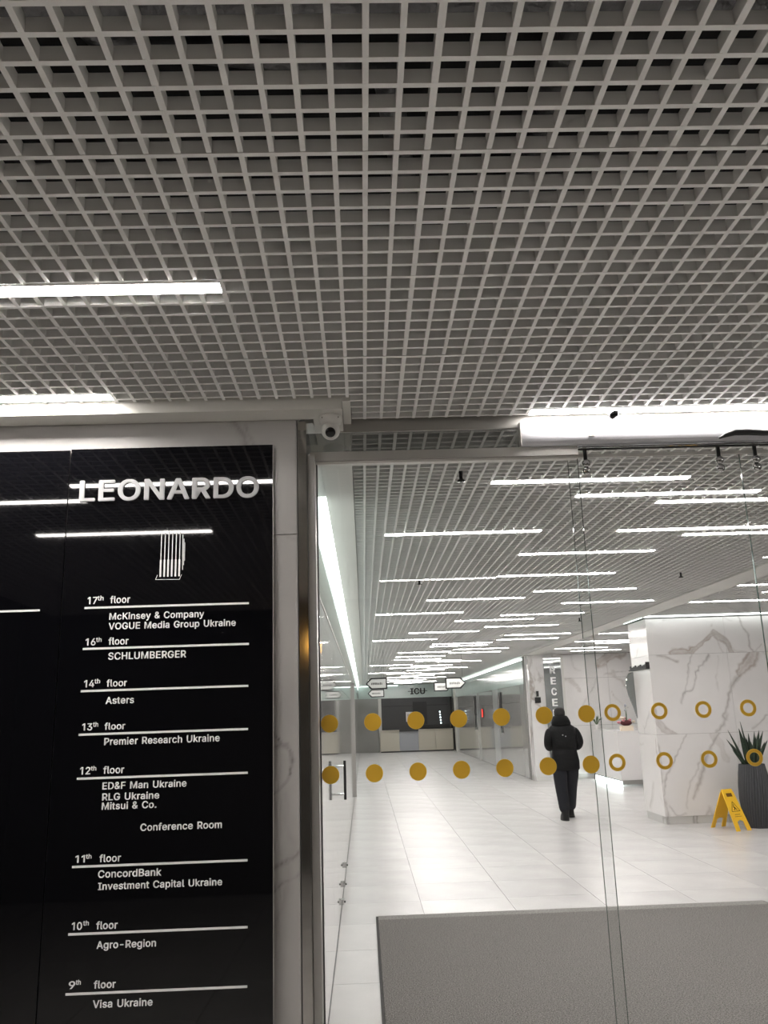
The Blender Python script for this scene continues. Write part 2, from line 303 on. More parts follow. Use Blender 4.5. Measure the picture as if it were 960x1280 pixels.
# text -----------------------------------------------------------------------
GLYPHS = json.loads('''{"&":[448,[[[197,-7,150,-2,110,12,78,34,54,62,39,96,34,133,37,163,47,189,63,213,85,235,111,256,140,279,216,335,226,343,237,352,246,363,255,375,260,389,262,405,258,427,245,445,226,457,201,461,184,459,168,453,155,444,145,431,139,416,137,399,139,380,145,363,155,346,169,327,185,307,204,284,438,0,364,0,171,231,121,293,102,319,87,344,78,370,75,398,79,430,91,458,109,481,134,499,165,510,200,513,235,510,266,499,290,482,308,459,320,433,324,404,322,382,315,362,305,342,291,325,275,308,256,293,154,217,128,195,110,174,100,154,97,131,100,108,109,87,124,70,143,57,166,49,193,46,223,50,251,59,278,75,301,95,321,121,336,151,346,186,349,224,408,224,405,180,397,144,385,115,371,92,357,75,345,62,333,47,305,23,271,7,234,-3]]]],"-":[453,[[[337,244,337,188,114,188,114,244]]]],".":[188,[[[95,-4,78,-1,63,9,53,24,50,41,53,59,63,73,78,83,95,87,113,83,128,73,138,59,141,41,138,24,128,9,113,-1]]]],"0":[453,[[[227,-7,174,1,130,24,95,62,69,113,57,155,50,202,48,254,50,306,57,353,69,395,95,447,130,484,174,508,227,516,279,508,323,484,358,447,384,395,396,353,403,306,405,254,403,202,396,155,384,113,359,62,323,24,279,1],[227,50,261,56,290,74,313,103,330,144,340,194,344,254,340,314,330,365,313,405,290,435,261,453,227,460,192,453,163,435,140,405,123,365,113,314,109,254,113,194,123,144,140,103,163,74,192,56]]]],"1":[400,[[[276,509,276,0,212,0,212,448,209,448,86,358,86,427,198,509]]]],"2":[453,[[[64,0,64,47,234,229,261,257,282,282,299,305,311,327,318,348,320,371,317,397,308,419,293,436,273,449,250,457,224,460,196,457,172,447,153,433,139,413,130,390,127,362,66,362,71,405,86,442,111,473,143,496,182,511,225,516,268,511,306,497,337,474,361,445,376,411,381,372,378,345,371,318,357,290,336,259,306,223,267,180,153,60,153,57,389,57,389,0]]]],"3":[453,[[[218,-7,173,-3,133,10,98,30,70,57,52,91,44,132,109,132,115,107,126,87,144,71,165,59,191,52,219,50,248,53,275,61,297,74,315,93,325,116,329,145,326,172,316,196,299,217,275,234,242,244,201,248,157,248,157,299,288,448,288,452,70,452,70,509,372,509,372,461,211,278,211,289,264,288,308,276,344,253,371,222,387,186,393,145,387,103,370,66,344,36,309,12,266,-2]]]],"4":[453,[[[40,105,40,158,247,509,311,509,109,166,109,163,413,163,413,105]],[[282,0,282,121,282,146,282,318,343,318,343,0]]]],"5":[453,[[[221,-7,178,-2,140,11,108,32,83,60,66,93,60,130,122,130,127,108,138,89,154,73,173,60,196,52,221,50,250,53,276,64,298,82,314,104,324,131,328,162,324,193,314,221,297,244,275,262,248,273,218,277,192,275,167,268,145,258,128,246,67,253,96,509,366,509,366,452,151,452,134,301,155,315,178,325,203,331,229,334,263,330,294,321,321,306,345,285,364,260,379,231,388,199,391,163,385,117,369,76,343,41,309,15,268,-1]]]],"6":[453,[[[226,-7,182,-1,142,15,109,40,84,74,69,115,64,162,68,199,80,239,102,285,137,340,252,509,322,509,151,261,145,261,154,275,165,288,179,299,196,307,214,312,235,314,278,309,316,295,346,271,370,240,384,201,389,157,384,112,368,73,343,39,310,14,271,-2],[226,48,254,52,279,63,299,79,314,101,324,128,327,157,324,187,314,213,299,235,279,251,254,262,226,265,198,262,174,252,153,235,138,214,128,188,125,158,128,128,138,102,153,79,174,63,198,52]]]],"7":[453,[[[97,0,323,448,323,452,62,452,62,509,391,509,391,449,165,0]]]],"8":[453,[[[226,-7,178,-2,136,11,101,33,74,62,57,96,52,135,55,166,65,195,81,220,101,241,125,256,153,265,119,282,93,308,76,342,70,380,75,417,90,450,114,477,146,498,184,511,226,516,269,511,306,498,337,477,361,450,377,417,382,380,376,342,359,308,333,282,300,267,327,256,351,241,372,220,387,195,397,166,401,135,395,96,378,62,352,33,317,11,275,-2],[226,49,258,52,285,60,307,74,323,91,333,113,337,139,333,165,322,189,305,208,283,223,256,232,226,235,196,232,169,223,147,208,130,189,119,165,115,139,119,113,129,91,145,74,167,60,195,52],[226,290,252,292,274,300,293,313,307,330,316,351,319,376,316,399,308,420,294,437,275,449,252,457,226,460,200,457,177,449,159,437,145,420,136,399,133,376,136,351,145,330,159,313,178,300,201,292]]]],"9":[453,[[[226,516,271,510,310,494,343,468,368,434,384,393,389,347,385,309,373,270,350,224,315,168,200,0,130,0,301,248,307,248,299,234,287,221,273,210,257,202,238,196,218,195,175,199,137,214,106,237,83,269,68,307,64,352,69,397,85,436,110,469,143,494,182,510],[226,460,199,457,174,446,154,429,138,407,129,381,125,352,129,322,138,295,154,274,174,257,199,247,226,243,254,247,279,257,299,273,314,295,324,321,327,350,324,381,314,407,299,429,279,446,254,457]]]],"A":[480,[[[16,0,201,509,276,509,463,0,395,0,287,302,276,334,264,372,250,420,232,478,245,478,228,419,213,371,201,333,191,302,85,0]],[[110,142,110,199,370,199,370,142]]]],"B":[456,[[[60,0,60,509,241,509,289,504,329,491,359,469,381,442,394,410,398,374,395,344,387,320,373,301,356,286,336,275,315,267,315,262,339,257,363,245,385,227,402,203,414,173,418,136,413,100,400,67,377,39,344,18,301,4,247,0],[125,57,245,57,296,63,330,80,349,105,355,137,352,161,342,184,327,203,306,218,279,228,248,231,125,231],[125,285,238,285,265,288,288,296,308,309,323,326,333,348,336,372,330,403,313,429,283,446,240,452,125,452]]]],"C":[510,[[[267,-7,225,-3,186,7,150,25,119,49,92,79,70,115,53,157,44,203,40,254,44,305,53,352,70,393,92,429,119,459,150,484,186,501,225,512,267,516,305,513,340,504,373,490,402,471,427,447,448,418,463,385,473,348,408,348,401,373,389,395,375,413,357,428,337,440,315,449,292,454,267,456,223,450,184,432,150,403,125,364,109,314,103,254,109,194,125,145,151,105,184,76,223,59,267,53,292,55,315,60,337,69,357,81,375,96,389,114,401,136,408,160,473,160,463,124,448,91,428,62,402,38,373,19,341,5,305,-4]]]],"D":[502,[[[219,0,96,0,96,57,215,57,272,63,318,81,354,110,379,149,394,198,399,255,394,312,379,361,354,399,320,428,275,446,221,452,93,452,93,509,225,509,273,505,315,495,353,478,399,441,433,391,449,351,458,306,462,255,458,205,449,159,433,119,411,83,384,54,351,31,312,14,268,3]],[[125,509,125,0,60,0,60,509]]]],"E":[419,[[[60,0,60,509,372,509,372,452,125,452,125,286,355,286,355,229,125,229,125,57,375,57,375,0]]]],"F":[410,[[[60,0,60,509,369,509,369,452,125,452,125,278,346,278,346,221,125,221,125,0]]]],"G":[520,[[[269,-7,225,-3,185,7,149,25,118,49,91,79,69,116,53,157,43,203,40,254,43,305,53,352,69,393,91,429,117,459,149,484,184,501,223,512,265,516,304,513,340,504,374,489,403,469,429,445,449,416,465,384,474,349,408,349,399,372,387,393,373,411,356,427,337,439,315,448,291,454,265,456,222,450,183,432,150,404,125,364,109,314,103,254,109,194,125,145,151,105,184,76,224,59,269,53,309,57,345,71,374,93,396,123,410,160,415,202,434,199,283,199,283,256,478,256,478,200,471,141,451,91,419,50,377,19,326,0]]]],"H":[517,[[[60,0,60,509,125,509,125,289,392,289,392,509,457,509,457,0,392,0,392,232,125,232,125,0]]]],"I":[300,[[[31,0,31,57,118,57,118,452,31,452,31,509,269,509,269,452,183,452,183,57,269,57,269,0]]]],"K":[467,[[[104,145,104,216,122,239,139,261,157,282,174,303,193,324,212,344,364,509,448,509,231,276,228,276]],[[60,0,60,509,125,509,125,334,124,225,125,193,125,0],[372,0,188,259,228,309,449,0]]]],"L":[393,[[[60,0,60,509,125,509,125,57,361,57,361,0]]]],"M":[628,[[[60,0,60,509,152,509,277,187,282,174,287,159,299,123,305,103,311,84,317,65,322,49,307,49,318,83,330,121,336,140,342,158,348,174,352,187,476,509,568,509,568,0,504,0,504,291,504,327,505,347,505,369,506,413,507,457,513,457,505,433,498,409,482,363,474,341,467,322,461,305,456,291,342,0,286,0,170,291,165,304,159,321,145,361,137,384,129,408,121,432,112,457,119,457,120,416,121,372,122,328,122,309,122,291,122,0]]]],"N":[523,[[[60,0,60,509,136,509,343,183,352,169,363,151,375,130,388,107,401,82,414,55,405,54,402,81,401,108,400,134,399,157,399,195,399,509,463,509,463,0,387,0,202,290,190,310,177,331,164,354,148,381,108,452,119,454,122,384,123,354,124,328,125,307,125,291,125,0]]]],"O":[533,[[[267,-7,225,-3,186,7,150,25,119,49,92,79,70,115,53,157,44,203,40,254,44,305,53,352,70,393,92,429,119,459,150,484,186,501,225,512,267,516,309,512,348,501,384,484,415,459,442,429,464,393,480,352,490,305,493,254,490,203,480,157,464,115,442,79,415,49,384,25,348,7,309,-3],[267,53,310,59,349,76,383,105,408,144,425,194,430,254,425,314,408,365,383,404,349,433,310,450,267,456,223,450,184,433,151,404,125,364,109,314,103,254,109,194,125,144,151,105,184,76,223,59]]]],"P":[445,[[[60,0,60,509,235,509,289,503,332,487,366,462,390,430,404,391,409,348,404,304,390,265,366,233,332,207,289,191,235,186,109,186,109,242,233,242,269,246,297,256,318,272,333,294,342,319,344,348,342,376,333,402,318,423,297,439,268,449,232,452,125,452,125,0]]]],"R":[449,[[[60,0,60,509,236,509,290,504,333,489,367,465,390,433,405,395,409,352,405,309,390,271,367,240,333,217,289,203,236,198,96,198,96,255,234,255,269,258,298,267,319,281,334,300,342,324,345,352,342,380,334,405,319,425,298,440,269,449,233,452,125,452,125,0]],[[353,0,230,229,303,229,428,0]]]],"S":[447,[[[224,-9,172,-4,128,9,91,31,64,60,46,96,38,137,104,137,110,110,123,88,142,71,166,59,194,52,224,49,257,52,286,60,311,74,329,92,341,114,346,139,342,161,332,179,316,193,296,205,272,214,245,222,184,239,128,260,86,289,60,326,52,372,58,413,75,448,102,476,138,498,180,511,227,516,275,511,316,498,351,476,377,449,394,415,401,378,337,378,326,412,302,437,267,453,225,459,194,456,167,448,145,435,129,418,118,398,115,376,119,352,131,334,148,319,169,308,191,300,212,293,264,279,287,272,312,264,336,252,359,238,379,220,395,198,405,171,408,139,403,99,386,64,360,34,323,11,278,-4]]]],"T":[449,[[[32,452,32,509,417,509,417,452,257,452,257,0,193,0,193,452]]]],"U":[517,[[[259,-8,203,-2,154,15,114,43,85,80,66,124,60,173,60,509,124,509,124,178,128,144,141,113,160,87,187,68,220,56,259,52,298,56,331,68,357,87,377,113,389,144,393,178,393,509,457,509,457,173,451,124,433,80,403,43,363,15,315,-2]]]],"V":[480,[[[204,0,16,509,84,509,192,206,203,176,215,137,230,89,248,31,235,31,252,90,267,138,279,176,290,206,395,509,463,509,278,0]]]],"a":[389,[[[160,-9,126,-5,94,5,68,22,48,45,35,73,30,108,34,138,43,161,58,179,78,193,100,203,125,211,152,216,178,220,209,224,234,227,252,230,265,235,273,243,276,255,273,279,267,297,256,311,240,322,220,329,196,331,171,329,149,322,132,313,118,301,107,288,100,274,41,291,57,322,79,346,104,364,133,375,163,382,194,384,215,383,239,379,263,372,286,360,306,343,322,320,333,290,337,251,337,0,277,0,277,52,272,52,264,38,252,25,236,12,215,1,190,-6],[170,45,202,49,228,59,248,74,263,93,272,115,276,138,276,190,259,182,246,179,231,176,216,173,200,171,175,168,154,164,134,159,117,150,103,139,95,124,92,105,94,87,102,72,114,61,130,52,149,47]]]],"c":[396,[[[207,-8,159,-2,117,16,82,46,56,85,40,133,34,187,40,243,56,291,82,330,117,360,159,378,207,384,234,383,260,377,284,368,305,356,324,341,340,322,353,301,362,277,303,262,298,276,290,289,281,301,270,311,257,319,242,325,226,329,207,330,173,325,145,310,124,287,108,258,99,224,96,187,99,151,108,117,124,89,145,66,173,51,207,46,226,48,243,52,258,58,271,66,282,76,292,89,299,102,304,117,363,102,354,78,341,56,325,37,306,21,285,9,261,-1,235,-6]]]],"d":[424,[[[195,-8,151,-2,111,16,79,45,55,84,39,133,34,189,39,245,55,293,79,332,112,361,151,378,196,384,228,381,253,373,272,360,287,346,298,331,306,319,311,319,311,509,372,509,372,0,313,0,313,59,307,59,298,46,287,31,272,17,252,4,227,-5],[205,47,236,51,263,65,284,86,299,115,309,150,312,189,309,229,300,263,284,291,263,312,237,325,205,330,172,325,145,311,124,290,108,261,99,227,96,189,99,151,109,117,124,88,145,66,172,51]]]],"e":[404,[[[212,-8,161,-2,117,16,82,46,56,85,40,132,34,187,39,242,55,290,81,329,115,359,157,378,205,384,236,382,266,374,294,361,319,341,341,315,357,282,368,242,371,194,371,169,75,169,75,221,338,221,310,202,307,237,298,269,283,294,263,314,237,326,205,330,173,326,146,313,125,294,109,270,99,241,96,211,96,178,100,139,110,106,128,80,151,61,179,50,212,46,234,48,254,53,271,61,285,73,297,88,306,105,365,91,353,63,335,39,311,19,283,4,249,-5]]]],"f":[254,[[[228,379,228,327,6,327,6,379]],[[81,0,81,432,84,461,96,486,113,505,135,519,161,527,187,530,207,529,222,527,234,524,243,521,227,468,215,472,206,473,195,474,171,470,154,460,145,443,142,419,142,0]]]],"g":[425,[[[207,-151,168,-148,134,-140,105,-127,82,-110,64,-91,51,-69,101,-41,110,-53,122,-66,136,-78,154,-88,178,-95,207,-97,249,-92,282,-75,304,-47,311,-6,311,68,306,68,298,56,287,41,272,28,252,16,227,8,195,5,152,10,113,27,80,53,55,90,39,136,34,191,39,246,55,293,80,332,112,361,152,378,196,384,228,382,253,373,273,360,288,346,299,331,308,319,313,319,313,379,372,379,372,-9,367,-54,350,-90,324,-117,291,-136,251,-147],[205,59,237,63,264,75,285,95,300,121,309,154,312,193,309,231,300,264,285,291,264,312,237,325,205,330,172,325,145,312,124,290,109,262,99,229,96,193,99,155,109,123,124,96,145,76,172,63]]]],"h":[410,[[[114,227,114,0,53,0,53,509,114,509,114,287,102,287,124,332,152,362,187,379,227,384,264,380,295,369,321,349,341,321,353,285,357,240,357,0,296,0,296,235,290,275,273,304,246,323,210,329,184,326,161,317,141,303,126,283,117,257]]]],"i":[167,[[[53,0,53,379,114,379,114,0],[84,443,67,446,54,455,44,468,41,483,44,499,54,512,67,521,84,524,100,521,114,512,123,499,126,483,123,468,114,455,100,446]]]],"k":[381,[[[110,137,110,212,121,212,284,379,360,379,184,199,177,199]],[[53,0,53,509,114,509,114,0],[294,0,148,186,191,229,372,0]]]],"l":[189,[[[139,-2,101,3,74,20,58,47,53,84,53,509,114,509,114,99,115,77,120,62,130,54,146,52,160,53,170,54,181,3,162,-1,151,-2]]]],"m":[610,[[[53,0,53,379,112,379,112,295,108,295,118,323,132,346,151,363,172,376,195,384,219,386,257,380,287,361,309,331,321,295,312,295,322,321,337,343,357,361,381,375,407,383,437,386,468,383,497,372,522,354,541,328,553,296,557,255,557,0,496,0,496,254,490,289,473,313,447,326,419,330,395,328,374,320,358,307,345,290,338,270,335,247,335,0,274,0,274,260,269,288,253,311,229,326,199,330,178,328,158,320,140,307,126,289,117,266,114,238,114,0]]]],"n":[410,[[[114,227,114,0,53,0,53,379,112,379,112,287,102,287,124,332,152,362,187,379,227,384,264,380,295,369,321,349,341,321,353,285,357,240,357,0,296,0,296,235,290,275,273,304,246,323,210,329,184,326,161,317,141,303,126,283,117,257]]]],"o":[415,[[[207,-8,159,-2,117,16,82,46,56,85,40,133,34,187,40,243,56,291,82,330,117,360,159,378,207,384,256,378,299,360,333,330,359,291,376,243,381,187,376,133,359,85,333,46,299,16,256,-2],[207,46,242,51,270,66,292,89,307,117,316,151,319,187,316,224,307,258,292,287,270,310,242,325,207,330,173,325,145,310,124,287,108,258,99,224,96,187,99,151,108,117,124,89,145,66,173,51]]]],"p":[424,[[[53,-143,53,379,112,379,112,319,118,319,126,331,137,346,152,360,171,373,197,381,229,384,274,378,313,361,345,332,370,293,385,245,390,189,385,133,370,84,346,45,313,16,274,-2,229,-8,198,-5,173,4,153,17,138,31,127,46,118,59,114,59,114,-143],[220,47,253,51,279,66,301,88,316,117,325,151,328,189,325,227,316,261,301,290,280,311,253,325,220,330,188,325,161,312,140,291,125,263,116,229,113,189,116,150,125,115,140,86,162,65,188,51]]]],"r":[259,[[[53,0,53,379,112,379,112,321,115,321,130,347,152,367,181,380,213,385,229,384,243,384,243,322,230,324,219,325,207,326,182,323,159,315,140,301,126,284,117,262,114,237,114,0]]]],"s":[365,[[[182,-8,145,-5,112,3,84,18,62,38,45,63,36,94,94,107,105,79,124,60,150,49,181,45,217,50,244,62,262,81,268,103,265,121,254,136,237,147,212,155,149,170,104,186,72,208,53,237,47,274,51,305,65,332,87,354,115,370,149,381,187,384,223,381,254,372,279,358,299,339,314,316,324,290,268,277,258,298,243,316,219,328,187,333,156,329,131,317,114,299,109,277,112,258,124,243,144,232,172,223,229,209,275,194,306,171,325,142,331,107,326,75,312,47,290,24,260,6,223,-5]]]],"t":[227,[[[204,379,204,327,6,327,6,379]],[[65,471,126,471,126,98,128,76,136,61,150,53,170,50,185,51,202,54,213,2,203,-1,192,-3,180,-4,168,-4,125,2,92,21,72,52,65,93]]]],"u":[410,[[[182,-5,146,-1,115,11,89,31,69,59,57,95,53,139,53,379,114,379,114,144,119,105,137,75,164,56,200,50,226,53,249,62,268,77,283,97,293,122,296,153,296,379,357,379,357,0,298,0,298,92,307,92,286,47,257,17,222,0]]]],"v":[389,[[[163,0,17,379,84,379,165,155,177,121,187,87,196,53,206,21,184,21,194,53,203,87,213,121,224,155,305,379,371,379,226,0]]]],"y":[389,[[[47,-139,61,-86,71,-87,88,-90,104,-89,118,-84,130,-74,141,-58,151,-36,163,-1,17,379,84,379,165,155,177,121,187,87,196,53,206,21,184,21,193,53,202,87,212,121,224,155,305,379,371,379,204,-58,191,-85,177,-107,159,-124,139,-136,117,-143,91,-145,77,-145,65,-143]]]]}''')
def text_mesh(txt, bold=0.018, ext=0.5):
    """letter shapes from stored outlines: advance, then layers of contours in 1/1000 em"""
    vs = []; fs = []
    for layer, par in ((0, 0), (0, 1), (1, 0), (1, 1)):
        cu = bpy.data.curves.new('t', 'CURVE'); cu.dimensions = '2D'; cu.fill_mode = 'BOTH'; cu.extrude = ext
        x = 0.0
        for ci, ch in enumerate(txt):
            if ch == ' ': x += .27; continue
            adv, ls = GLYPHS[ch]
            for c in (ls[layer] if layer < len(ls) and ci % 2 == par else []):
                n = len(c) // 2; sp_ = cu.splines.new('POLY'); sp_.points.add(n - 1); sp_.use_cyclic_u = True
                for k in range(n): sp_.points[k].co = (x + c[2 * k] / 1000, c[2 * k + 1] / 1000, 0, 1)
            x += adv / 1000 + .02
        if len(cu.splines):
            o = bpy.data.objects.new('t', cu); COL.objects.link(o)
            dg = bpy.context.evaluated_depsgraph_get()
            me = bpy.data.meshes.new_from_object(o.evaluated_get(dg))
            n0 = len(vs); vs += [tuple(v.co) for v in me.vertices]; fs += [tuple(k + n0 for k in p.vertices) for p in me.polygons]
            bpy.data.objects.remove(o)
        bpy.data.curves.remove(cu)
    # bold: copies nudged sideways and up, each a hair further back so that no faces coincide
    V, Fc = [], []
    for q, (dx, dz) in enumerate(((0, 0), (-1, 0), (1, 0), (-.5, -.7), (.5, -.7), (-.5, .7), (.5, .7)) if bold else ((0, 0),)):
        n0 = len(V); V += [(v[0] + dx * bold, v[1] + dz * bold, v[2] - (.03 * q if v[2] > 0 else 0)) for v in vs]
        Fc += [tuple(k + n0 for k in f) for f in fs]
    me = bpy.data.meshes.new('t'); me.from_pydata(V, [], Fc)
    return me
CAPH = .509 + .03
def text_obj(name, txt, x0, x1, z, cap, plane, parent, m='letter', bold=0.018, thick=0.0015):
    """plane: function (x,z)->world point; text fills x0..x1 with the given cap height on baseline z"""
    me = text_mesh(txt, bold, 0.5)
    xs = [v.co.x for v in me.vertices]; a, b = min(xs), max(xs)
    sx = (x1 - x0) / (b - a); sz = cap / CAPH
    for v in me.vertices:
        p = Vector(plane(x0 + (v.co.x - a) * sx, z + v.co.y * sz)); p.y -= thick * (v.co.z + .5)
        v.co = p
    me.materials.clear(); me.materials.append(M[m])
    me.name = name
    return link(name, me, parent)

# ------------------------------------------------------------------ veined marble slabs: each slab carries its own vein pattern
def veinmat(name, base, vein, warm, rough, cloud):
    m = mat(name, base, rough, noise=(2.2, cloud)); nt = m.node_tree; b = nt.nodes['Principled BSDF']; L = nt.links.new
    src = b.inputs['Base Color'].links[0].from_socket
    prev = src
    for an, col in (('vein', vein), ('warm', warm)):
        at = nt.nodes.new('ShaderNodeAttribute'); at.attribute_name = an
        mx = nt.nodes.new('ShaderNodeMix'); mx.data_type = 'RGBA'
        L(at.outputs['Fac'], mx.inputs[0]); L(prev, mx.inputs[6]); mx.inputs[7].default_value = lin(col); prev = mx.outputs[2]
    L(prev, b.inputs['Base Color']); return m
M['slab_white'] = veinmat('slab_white_marble', (224, 221, 220), (122, 118, 116), (150, 128, 113), .16, .03)
M['slab_grey'] = veinmat('slab_grey_marble', (164, 161, 159), (58, 53, 50), (112, 102, 95), .3, .10)
def wob(u, v, f, ph): return (np.sin(u * f + v * f * .7 + ph) + .6 * np.sin(u * f * 2.3 - v * f * 1.9 + ph * 2) + .4 * np.sin(u * f * 4.9 + v * f * 5.3 + ph * 3)) / 2
def rand_veins(rr, u0, u1, v0, v1, n, wmax=.02):
    out = []
    for k in range(n):
        u, v = rr.uniform(u0 - .1, u1 + .1), rr.uniform(v0, v1); a = rr.choice([1.1, 1.25, 1.4, 2.0, .5]) + rr.uniform(-.3, .3); pts = [(u, v)]
        for i in range(rr.randint(2, 5)):
            d = rr.uniform(.12, .34); a += rr.uniform(-.45, .45); u += d * math.cos(a); v -= d * math.sin(a); pts.append((u, v))
        out.append((pts, rr.uniform(.006, wmax), rr.uniform(.25, .7), rr.random() * .6))
    return out
def slab(parent, m, plane, u0, u1, v0, v1, p, veins, step=.016, th=.019, sgn=-1):
    """plane 'y': u = X, face towards -Y at Y=p; plane 'x': u = Y, face towards -X at X=p. veins: (points, half width, strength, warmth)"""
    nu, nv = max(2, int((u1 - u0) / step)), max(2, int((v1 - v0) / step))
    U, V = np.meshgrid(np.linspace(u0, u1, nu + 1), np.linspace(v0, v1, nv + 1), indexing='ij')
    ve = np.zeros_like(U); wa = np.zeros_like(U)
    for n, (pts, wd, st, warmth) in enumerate(veins):
        Uw = U + .028 * wob(U, V, 9, n * 1.7) + .008 * wob(U, V, 41, n); Vw = V + .028 * wob(V, U, 8, n * 2.3) + .008 * wob(V, U, 37, n)
        best = np.full_like(U, 9.0)
        for a, b in zip(pts[:-1], pts[1:]):
            dx, dz = b[0] - a[0], b[1] - a[1]; l2 = dx * dx + dz * dz + 1e-9
            t = np.clip(((Uw - a[0]) * dx + (Vw - a[1]) * dz) / l2, 0, 1)
            best = np.minimum(best, np.hypot(Uw - a[0] - t * dx, Vw - a[1] - t * dz))
        ww = wd * (1 + .5 * wob(U, V, 6, n * 3.1))
        core = np.clip(1 - best / np.maximum(ww, .002), 0, 1) ** .6
        edge = np.exp(-((best - ww) / (.25 * ww + .006)) ** 2)
        f = np.clip(np.maximum(core * (.8 if wd > .03 else 1), edge * (1. if wd > .03 else .4)), 0, 1) * st * (.75 + .25 * wob(U, V, 17, n))
        ve = np.maximum(ve, f * (1 - warmth)); wa = np.maximum(wa, f * warmth)
    vs = []; idx = lambda i, j: i * (nv + 1) + j
    for u, v in zip(U.ravel(), V.ravel()): vs.append((u, p, v) if plane == 'y' else (p, u, v))
    fs = [(idx(i, j), idx(i + 1, j), idx(i + 1, j + 1), idx(i, j + 1)) for i in range(nu) for j in range(nv)]
    n0 = len(vs)
    for u, v in ((u0, v0), (u1, v0), (u1, v1), (u0, v1)): vs.append((u, p + th, v) if plane == 'y' else (p + th, u, v))
    c = [idx(0, 0), idx(nu, 0), idx(nu, nv), idx(0, nv)]
    fs += [(n0 + 3, n0 + 2, n0 + 1, n0)] + [(c[(k + 1) % 4], c[k], n0 + k, n0 + (k + 1) % 4) for k in range(4)]
    me = bpy.data.meshes.new('marble_slab'); me.from_pydata(vs, [], fs); me.materials.append(M[m])
    for an, arr in (('vein', ve), ('warm', wa)):
        at = me.attributes.new(an, 'FLOAT', 'POINT'); at.data.foreach_set('value', np.concatenate([arr.ravel(), np.zeros(4)]).astype(np.float32))
    return link('marble_slab', me, parent)

# ------------------------------------------------------------------ floor
floor = struct(MB().box(-4, 9.6, -3, 42, -0.12, -0.008).build('floor', 'grout'), 'pale polished porcelain tile floor of the lobby', 'floor')
tx = [-0.25 + 0.0, 0.476] + [0.476 + .804 * k for k in range(1, 12)]
TG = 0.0018
tile_cache = {}
far = MB()
def tile(x0, x1, y0, y1, single):
    if single:
        key = (round(x1 - x0, 3), round(y1 - y0, 3))
        if key not in tile_cache:
            w_, h_ = key
            tile_cache[key] = MB().box(TG, w_ - TG, TG, h_ - TG, -0.01, 0).mesh('floor_tile', 'tile')
        link('floor_tile', tile_cache[key], floor, (x0, y0, 0))
    else: far.box(x0 + TG, x1 - TG, y0 + TG, y1 - TG, -0.01, 0)
for i in range(len(tx) - 1):
    x0, x1 = tx[i], min(tx[i + 1], 9.5)
    y = 3.65; first = True
    while y < 41.9:
        y1 = y + .8 if y > 3.66 else 3.65 + .8
        single = y1 > 5.2 and y < 21.5 and x0 < 0.46 * y1 + .4 and not (x0 > 4.4 and 12.9 < y < 18)
        tile(x0, x1, y, min(y1, 41.95), single); y = y1
far.build('floor_tile_field', 'tile', floor)['kind'] = 'stuff'
ofl = MB()
for i in range(-5, 12):
    for j in range(-8, 1):
        x0, y0 = -0.25 + .8 * i, 3.65 + .8 * (j - 1)
        ofl.box(max(x0, -3.98) + TG, min(x0 + .8, 9.5) - TG, max(y0, -2.98) + TG, y0 + .8 - TG, -0.01, 0)
ofl.build('floor_tile_field', 'outfloor', floor)['kind'] = 'stuff'

# ------------------------------------------------------------------ ceilings of open grille
def bars_x(mb, x0, x1, y0, y1, zo=0.0):      # bars running along X
    k0 = math.ceil((y0 - GY - .0075 - 1e-6) / CELL)
    k = k0
    while GY + .0075 + CELL * k < y1 - 1e-6:
        yc = GY + .0075 + CELL * k; mb.box(x0, x1, yc - BAR / 2, yc + BAR / 2, ZC - .0003, ZC + BARH); k += 1
def bars_y(mb, x0, x1, y0, y1):
    k = math.ceil((x0 - GX - 1e-6) / CELL)
    while GX + CELL * k < x1 - 1e-6:
        xc = GX + CELL * k; wd = BAR * (1.18 if k % 8 == 0 else 1.0)
        mb.box(xc - wd / 2, xc + wd / 2, y0, y1, ZC, ZC + BARH); k += 1

ceil_out = struct(MB().box(-4, 5, -3, YG - .02, 3.56, 3.62).build('ceiling', 'void'), 'dark ceiling void over the entrance hung with light grey open grille panels', 'ceiling')
# module meshes
fr = MB(); g = .0008
fr.box(0, MOD - g, .0075 - BAR / 2, .0075 + BAR / 2, -.0003, BARH); fr.box(-BAR * .59, BAR * .59, 0.0007, MOD - .0007 - .0015, 0, BARH)
me_frame = fr.mesh('grille_panel', 'grille')
me_sx = MB().box(0, MOD - g, -BAR / 2, BAR / 2, -.0003, BARH).mesh('slat', 'grille')
me_sy = MB().box(-BAR / 2, BAR / 2, 0.0007, MOD - .0022, 0, BARH).mesh('slat', 'grille')
full = MB()
for k in range(8):
    full.box(0, MOD - g, .0075 + CELL * k - BAR / 2, .0075 + CELL * k + BAR / 2, -.0003, BARH)
    wd = BAR * (1.18 if k == 0 else 1); full.box(CELL * k - wd / 2, CELL * k + wd / 2, .0007, MOD - .0022, 0, BARH)
me_full = full.mesh('grille_panel', 'grille')
near = {-1: range(-2, 2), 0: range(-2, 2), 1: range(-3, 3), 2: range(-3, 4)}
for j in range(-7, 3):
    for i in range(-6, 8):
        x, y = GX + MOD * i, GY + MOD * j
        jit = random.uniform(-.0012, .0012)
        if j in near and i in near[j]:
            p = link('grille_panel', me_frame, ceil_out, (x, y, ZC + jit))
            for k in range(1, 8):
                link('slat', me_sx, p, (0, .0075 + CELL * k, 0)); link('slat', me_sy, p, (CELL * k, 0, 0))
        else: link('grille_panel', me_full, ceil_out, (x, y, ZC + jit))
# cut strip by the glass front
mb = MB(); bars_x(mb, -0.02, 4.95, GY + 1.8, YG - .03); bars_y(mb, -0.02, 4.95, GY + 1.8 + .001, YG - .03)
mb.build('grille_panel', 'grille', ceil_out)
